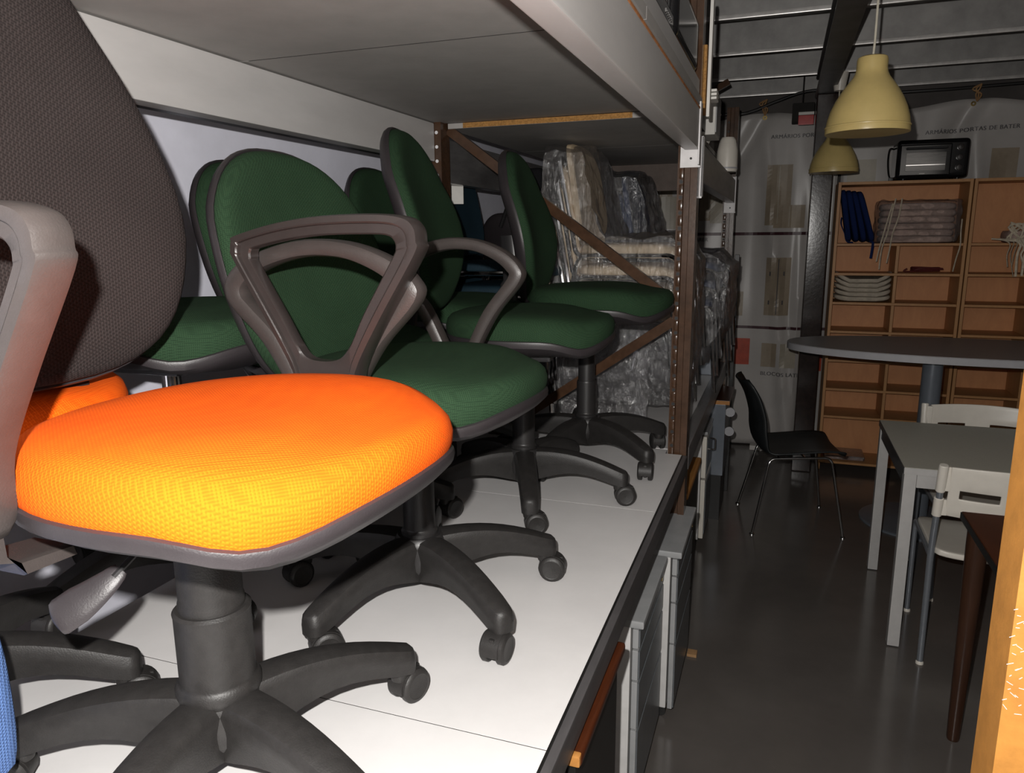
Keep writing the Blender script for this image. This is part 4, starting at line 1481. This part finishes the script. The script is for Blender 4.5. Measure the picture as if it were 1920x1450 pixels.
# blue cushions leaning in the top left compartment
for k in range(4):
    o = cushion('seat_cushion', .34, .24, .034, M['blue_cush'], seed=k)
    tag(o, 'blue seat cushion leaning in the top shelf, %s from the left' % ('first', 'second', 'third', 'fourth')[k], 'cushion', 'blue cushions in the bookcase')
    o.rotation_euler = (0, R(80 - 2.5 * k), R(2 * k - 3))
    o.location = (.383 + k * .0365, 5.46, 1.712 - .003 * k)
for q_, (P_, r_) in enumerate((([(.352, 5.335, 1.70), (.35, 5.325, 1.66), (.375, 5.32, 1.60), (.385, 5.32, 1.56), (.40, 5.325, 1.545), (.43, 5.33, 1.541)], .006),
        ([(.362, 5.33, 1.73), (.375, 5.32, 1.66), (.392, 5.312, 1.61), (.395, 5.315, 1.57)], .006), ([(.53, 5.33, 1.548), (.545, 5.314, 1.54), (.545, 5.312, 1.50), (.54, 5.312, 1.44)], .008))):
    o = obj('cushion_tie', sweep(bmesh.new(), catmull(P_, 5), r_, 6, flat=(1, .4)), M['blue_cush'])
    tag(o, 'blue fabric tie of the blue cushions, %s' % ('looping down at the left edge', 'short one near the left edge', 'hanging over the shelf at the right')[q_], 'fabric tie', 'ties of the blue cushions')

# wrapped stack of pinkish cushions
for k in range(6):
    o = cushion('seat_cushion', .43, .25, .041, M['pink_cush'], seed=k + 9)
    tag(o, 'pinkish beige cushion in the plastic-wrapped pile on the top shelf, %s' % ('lowest', 'second from below', 'third from below', 'fourth from below', 'fifth from below', 'topmost')[k], 'cushion', 'pinkish cushions in a plastic-wrapped pile')
    o.location = (.80 + random.uniform(-.006, .006), 5.455, 1.558 + k * .0405)
bm = bmesh.new()
box(bm, .56, 1.035, 5.328, 5.585, 1.536, 1.805, bev=.03, seg=4)
bmesh.ops.subdivide_edges(bm, edges=[e for e in bm.edges if e.calc_length() > .05], cuts=9, use_grid_fill=True)
bm.normal_update()
for v in bm.verts:
    p = v.co
    v.co += v.normal * (.012 * noise.noise(p * 22) + .006 * noise.noise(p * 55) - .004)
    v.co.z = max(v.co.z, 1.536)
o = obj('film_wrap', bm, M['film3'])
tag(o, 'crinkled clear plastic bag around the pinkish cushion pile', 'plastic bag')
for q_, (xs, zs_) in enumerate((((.655, .640, .625, .60, .595), (1.81, 1.72, 1.60, 1.50, 1.37)), ((.69, .68, .655, .645, .635), (1.81, 1.70, 1.60, 1.50, 1.41)), ((.64, .615, .60, .585, .575), (1.78, 1.66, 1.58, 1.50, 1.42)), ((1.03, 1.03, 1.035, 1.02, 1.01), (1.68, 1.60, 1.52, 1.44, 1.36)))):
    bm = sweep(bmesh.new(), catmull([(x, 5.312 - .004 * (i % 2) - .003 * q_, z) for i, (x, z) in enumerate(zip(xs, zs_))], 5), .007, 6, flat=(1, .35))
    o = obj('ribbon_tie', bm, M['ribbon'])
    tag(o, 'cream ribbon hanging from the wrapped cushion pile, %s' % ('the longest of the left three', 'rightmost of the left three', 'leftmost one', 'alone at its right end')[q_], 'ribbon', 'ribbons on the wrapped cushion pile')
# cream cushions, sagging
for k in range(5):
    o = cushion('seat_cushion', .345, .25, .030, M['beige_cush'], sag=.018 + .012 * k, seed=k + 30)
    tag(o, 'cream cushion sagging in the third row left compartment, %s' % ('lowest', 'second from below', 'middle', 'second from above', 'topmost')[k], 'cushion', 'cream cushions in the bookcase compartment')
    o.location = (.514, 5.455, 1.172 + k * .027)
# red cord tangle
bm = bmesh.new()
pts = [(.86 + .085 * math.cos(i * 2.1) + random.uniform(-.02, .02), 5.38 + .04 * math.sin(i * 1.3), 1.362 + random.uniform(-.005, .022)) for i in range(26)]
sweep(bm, catmull([(.76, 5.34, 1.375), (.75, 5.34, 1.356)] + pts, 4), .005, 5)
o = obj('rope_tangle', bm, M['red_cord'])
tag(o, 'tangled dark red cord lying in a bookcase compartment', 'cord')
# ribbons in the second bookcase
bm = bmesh.new()
for q in range(7):
    x = 1.30 + q * .018
    sweep(bm, catmull([(x - .10 + .02 * q, 5.315, 1.56), (x - .03, 5.30, 1.55), (x, 5.305, 1.52 + .02 * math.sin(q)), (x - .01, 5.306, 1.46), (x + .02 * math.sin(q * 2), 5.306, 1.36 + .03 * math.cos(q * 3))], 5), .007, 6, flat=(1, .4))
pts = [(1.33 + .05 * math.cos(i * 2.3), 5.32 + .01 * math.sin(i), 1.60 + .055 * math.sin(i * 1.7)) for i in range(14)]
sweep(bm, catmull(pts, 4), .006, 6)
o = obj('tangled_ribbons', bm, M['ribbon'])
tag(o, 'tangled cream ribbons hanging from the top shelf of the second bookcase', 'ribbons')
t = thing('wrapped_cushion', 'wrapped grey cushion under the tangled ribbons in the second bookcase', 'cushion', (1.42, 5.45, 1.572))
cushion('pad', .26, .22, .07, M['pink_cush'], t)
bm = bx(.36, .62, 5.36, 5.58, .068, .10, bev=.01)
o = obj('plastic_packet', bm, M['film2'])
tag(o, 'flat clear plastic packet on the bottom shelf of the bookcase', 'plastic packet')
o = obj('folded_cloth', bx(.37, .61, 5.37, 5.57, .0665, .085, bev=.006), M['pink_cush'])
tag(o, 'folded pale cloth inside the plastic packet on the bottom shelf', 'cloth')

# toaster oven
t = thing('toaster_oven', 'glossy black toaster oven on top of the first bookcase', 'oven', (.645, 5.36, 1.921))
obj('body', bx(0, .40, 0, .26, .012, .245, bev=.028, seg=5), M['gloss_black'], t)
d = obj('door', bx(.015, .30, -.012, .004, .025, .215, bev=.008, seg=3), M['gloss_black'], t)
obj('window', bx(.05, .27, -.0145, -.011, .055, .165, bev=.001), M['oven_glass'], d)
bm = sweep(bmesh.new(), rounded([(.05, -.012, .19), (.05, -.035, .19), (.27, -.035, .19), (.27, -.012, .19)], .012, 4), .006, 8)
obj('door_handle', bm, M['alu_dark'], d)
obj('wire_rack', bx(.052, .268, -.0160, -.0143, .088, .092), M['chrome'], d, smooth=False)
obj('brand_plate', bx(.13, .16, -.0150, -.0115, .035, .041), M['white_paper'], d, smooth=False)
for k in range(3):
    bm = lathe(bmesh.new(), [(.019, 0), (.019, .003), (.015, .004), (.014, .016), (.0001, .017)], 22, Matrix.Translation((.345, 0, .19 - k * .06)) @ Matrix.Rotation(PI / 2, 4, 'X'))
    k_ = obj('knob', bm, M['plastic_gloss'], t)
for x, y in ((.05, .04), (.35, .04), (.05, .22), (.35, .22)):
    obj('foot', lathe(bmesh.new(), [(.014, 0), (.014, .013)], 12, Matrix.Translation((x, y, 0))), M['black'], t)
bm = sweep(bmesh.new(), catmull([(.02, .20, .20), (-.025, .15, .21), (-.045, .05, .14), (-.04, .03, .06), (-.028, .02, .02), (0.0, .03, .008)], 6), .005, 6)
box(bm, -.035, -.010, .0, .03, .0, .022, bev=.004)
obj('power_cord', bm, M['black'], t)

# ============================================================ TABLES AND CHAIRS IN THE AISLE
# high grey meeting table
t = thing('meeting_table', 'high oval grey meeting table on a round column, in front of the bookcases', 'table', (1.0, 4.47, 0))
P = []
for i in range(96):
    c, s_ = sup(2 * PI * i / 96, 2.15)
    P.append((c * .94, s_ * .40 - c * .02))
obj('table_top', prism(bmesh.new(), P, .962, .9965, bev=.003), M['grey_edge'], t)
obj('top_surface', prism(bmesh.new(), [(x * .994, y * .99) for x, y in P], .9966, 1.0), M['grey_lam'], t)
obj('column', lathe(bmesh.new(), [(.05, .02), (.05, .94), (.09, .945), (.09, .962)], 32, Matrix.Translation((-.20, -.04, 0))), M['grey_paint'], t)
obj('base_plate', lathe(bmesh.new(), [(.29, 0), (.29, .008), (.28, .014), (.06, .024), (.05, .03)], 56, Matrix.Translation((-.20, -.01, 0))), M['grey_paint'], t)

# white desk
t = thing('desk', 'rectangular greige desk with square light grey legs', 'table', (.482, 2.99, 0))
TW, TD = 1.40, .765
obj('table_top', bx(0, TW, 0, TD, .712, .738, bev=.002, seg=1), M['table_top'], t, smooth=False)
obj('edge_band', bx(-.002, .0005, 0, TD, .712, .737), M['alu_dark'], t, smooth=False)
obj('edge_band', bx(0, TW, -.002, .0005, .712, .737), M['alu'], t, smooth=False)
for x0 in (0, TW - .045):
    for y0 in (0, TD - .045):
        obj('leg', bx(x0 + .002, x0 + .045, y0 + .002, y0 + .045, 0.004, .711, bev=.003), M['alu'], t)
        obj('leg_foot', bx(x0 + .006, x0 + .041, y0 + .006, y0 + .041, 0, .004), M['black'], t, smooth=False)
for a_ in ((.046, TW - .046, .006, .030), (.046, TW - .046, TD - .03, TD - .006)):
    obj('apron', bx(a_[0], a_[1], a_[2], a_[3], .660, .711, bev=.002), M['alu'], t)
for x0 in (.006, TW - .03):
    obj('apron', bx(x0, x0 + .024, .046, TD - .046, .660, .711, bev=.002), M['alu_dark'], t)


def white_chair(label, x, y, rz):
    """local: sitter faces +y, back at -y; origin between the feet"""
    t = thing('cafe_chair', label, 'chair', (x, y, 0), rz, 'white plastic chairs around the desk')
    Wc = .46
    for s in (-1, 1):
        xs = s * Wc / 2
        bm = sweep(bmesh.new(), catmull([(xs, -.215, .0), (xs, -.205, .30), (xs, -.20, .46), (xs, -.225, .62), (xs, -.245, .74)], 6), .0115, 12)
        obj('rear_leg', bm, M['tube_grey'], t)
        bm = sweep(bmesh.new(), rounded([(xs * .93, .215, 0), (xs * .96, .19, .43), (xs, -.19, .43)], .04, 5), .0105, 12)
        obj('front_leg', bm, M['tube_grey'], t)
        for yy, xx in ((-.215, xs), (.215, xs * .93)):
            obj('foot_cap', lathe(bmesh.new(), [(.014, 0), (.014, .008), (.0115, .012)], 14, Matrix.Translation((xx, yy, 0))), M['white_plastic'], t)
    # seat
    bm = bmesh.new()
    nx, ny = 16, 16
    g_ = [[None] * (ny + 1) for _ in range(nx + 1)]
    for i in range(nx + 1):
        for j in range(ny + 1):
            u, v = i / nx * 2 - 1, j / ny * 2 - 1
            cx_, cy_ = u * (1 - .10 * abs(v) ** 8), v * (1 - .06 * abs(u) ** 8)
            z = .445 + .008 * abs(u) ** 3 - .012 * (1 - u * u) * (1 - v * v) - .012 * max(0, v - .7) / .3
            g_[i][j] = bm.verts.new((cx_ * .222, cy_ * .205 + .005, z))
    for i in range(nx):
        for j in range(ny):
            bm.faces.new((g_[i][j], g_[i + 1][j], g_[i + 1][j + 1], g_[i][j + 1]))
    o_ = obj('seat', bm, M['white_plastic'], t)
    sm = o_.modifiers.new('s', 'SOLIDIFY')
    sm.thickness = .022
    bv = o_.modifiers.new('b', 'BEVEL')
    bv.width = .005
    bv.segments = 2
    # back: curved plate with two slots and sleeves over the tubes
    bm = bmesh.new()
    zs_ = [.60, .625, .655, .672, .688, .705, .735, .775, .79]
    xs_ = [-.205 + .41 * i / 24 for i in range(25)]
    vv = {}

    def bp(x, z):
        q = x / .205
        return Vector((x, -.222 - (z - .62) * .17 - .035 * (1 - q * q), z + (.006 * (1 - q * q) if z > .78 else 0)))

    for i, x in enumerate(xs_):
        for j, z in enumerate(zs_):
            vv[i, j] = bm.verts.new(bp(x, z))
    for i in range(24):
        for j in range(8):
            mid = xs_[i] + .41 / 48
            if j in (3, 4) and (.045 < abs(mid) < .165):
                continue
            bm.faces.new((vv[i, j], vv[i + 1, j], vv[i + 1, j + 1], vv[i, j + 1]))
    o_ = obj('backrest', bm, M['white_plastic'], t)
    sm = o_.modifiers.new('s', 'SOLIDIFY')
    sm.thickness = .010
    sm.offset = 0
    bv = o_.modifiers.new('b', 'BEVEL')
    bv.width = .003
    bv.segments = 2
    for s in (-1, 1):
        for z0, z1 in ((.595, .668), (.692, .795)):
            p0 = Vector((s * Wc / 2, -.222 - (z0 - .62) * .17, z0))
            p1 = Vector((s * Wc / 2, -.222 - (z1 - .62) * .17, z1))
            bm = sweep(bmesh.new(), [p0, p0 * .96 + p1 * .04, p0 * .04 + p1 * .96, p1], [.014, .0165, .0165, .014], 14)
            box(bm, min(s * .20, s * .225), max(s * .20, s * .225), p0.y - .012, p0.y + .008, z0 + .005, z1 - .008, bev=.004)
            obj('back_sleeve', bm, M['white_plastic'], o_)
    return t


white_chair('white plastic chair with slotted back, pushed under the near side of the desk', .815, 3.115, 0)
white_chair('white plastic chair behind the desk, only its top rail showing', .925, 3.68, PI)

# black shell chair with chrome legs
t = thing('shell_chair', 'black shell chair with thin chrome legs beside the rack', 'chair', (.12, 4.262, 0), R(12))
bm = bmesh.new()
prof_ = catmull([(.235, 0, .425), (.215, 0, .448), (.12, 0, .452), (0, 0, .440), (-.12, 0, .432), (-.185, 0, .455), (-.215, 0, .53), (-.225, 0, .63), (-.255, 0, .73), (-.292, 0, .80), (-.312, 0, .825)], 4)
nw = 14
rows = []
for i, p in enumerate(prof_):
    f = i / (len(prof_) - 1)
    hw = .215 - .012 * abs(f - .25) if f < .45 else .205 - .045 * ((f - .45) / .55) ** 1.6
    if f < .08:
        hw *= .86 + 1.75 * f
    if f > .93:
        hw *= 1 - 3.2 * (f - .93)
    r_ = []
    for j in range(nw + 1):
        u = j / nw * 2 - 1
        curl = .030 * abs(u) ** 3
        if f < .38:
            r_.append(bm.verts.new((p.x, u * hw, p.z + curl * .8)))
        else:
            g2 = min(1, (f - .38) / .2)
            r_.append(bm.verts.new((p.x + curl * 1.4 * g2, u * hw, p.z + curl * .8 * (1 - g2))))
    rows.append(r_)
for a_, b_ in zip(rows, rows[1:]):
    for j in range(nw):
        bm.faces.new((a_[j], a_[j + 1], b_[j + 1], b_[j]))
o_ = obj('seat_shell', bm, M['black_shell'], t)
sm = o_.modifiers.new('s', 'SOLIDIFY')
sm.thickness = .011
for s in (-1, 1):
    bm = sweep(bmesh.new(), rounded([(.235, s * .235, .003), (.165, s * .165, .424), (-.15, s * .165, .408), (-.235, s * .235, .003)], .035, 6), .0075, 10)
    obj('leg_frame', bm, M['chrome'], t)
    for xx in (.235, -.235):
        obj('foot_cap', lathe(bmesh.new(), [(.014, 0), (.014, .006), (.008, .012)], 14, Matrix.Translation((xx, s * .235, 0))), M['chrome'], t)
bm = sweep(bmesh.new(), [(.03, -.165, .418), (.03, .165, .418)], .006, 8)
sweep(bm, [(-.10, -.165, .412), (-.10, .165, .412)], .006, 8)
obj('cross_bar', bm, M['chrome'], t)

# dark round-legged table on the right
t = thing('wooden_table', 'dark brown wooden table with a tapered round leg, right of the white chair', 'table', (.575, 1.62, 0))
obj('table_top', bx(0, .9, 0, .895, .725, .75, bev=.004), M['dark_wood'], t)
obj('edge_band', bx(-.003, .001, .003, .892, .727, .748, bev=.001), M['black'], t)
for x, y in ((.038, .835), (.84, .835), (.055, .06), (.84, .06)):
    obj('leg', lathe(bmesh.new(), [(.017, 0), (.019, .01), (.030, .66), (.030, .725)], 24, Matrix.Translation((x, y, 0))), M['dark_leg'], t)
obj('apron', bx(.03, .87, .855, .875, .655, .724), M['dark_leg'], t, smooth=False)

# ochre painted post in the right foreground
t = thing('ochre_post', 'ochre yellow painted metal post at the right edge in the foreground', 'post', (.269, .90, 0))
bm = prism(bmesh.new(), [(0, 0), (.09, 0), (.09, .08), (.07, .08), (.07, .076), (.086, .076), (.086, .004), (.004, .004), (.004, .076), (.02, .076), (.02, .08), (0, .08)], 0, 2.4)
obj('post_profile', bm, M['post_yellow'], t, smooth=False)
bm = bmesh.new()
for k in range(46):
    z = 1.06 + .003 * k * 1.0 + random.uniform(-.002, .002)
    x = .016 + .014 * math.sin(k * 2.3) + random.uniform(-.003, .003)
    a_ = random.uniform(-.9, .9)
    L_ = random.uniform(.0015, .004)
    box(bm, -L_, L_, -.0004, 0, -.0003, .0003, mtx=Matrix.Translation((x, 0, z)) @ Matrix.Rotation(a_, 4, 'Y'))
s_ = obj('scratches', bm, M['scratch'], t, smooth=False)
s_['kind'] = 'stuff'
bm = prism(bmesh.new(), [(0, 0), (.05, 0), (.05, .06), (0, .06)], 0, .01)

# blue upholstery corner at the lower left
t = thing('blue_chair', 'light blue padded chair edge peeking in at the lower left corner', 'chair', (-.948, .50, ZS))
o_ = cushion('seat_cushion', .16, .16, .20, M['blue_fab'], t)
o_.location = (0, 0, .20)
bm = lathe(bmesh.new(), [(.02, 0), (.02, .07)], 14)
obj('leg', bm, M['black'], t)

bm = bx(-.262, -.225, 2.66, 2.70, 0, .012, bev=.002)
o = obj('tape_scrap', bm, M['card'])
o.location = (.01, .0, 0)
tag(o, 'small brown scrap lying on the floor beside the pedestals', 'scrap')
o = obj('cream_brick', bx(-.14, -.02, 5.66, 5.72, 0, .035, bev=.004), M['white_paper'])
tag(o, 'cream block on the floor below the left banner', 'block')
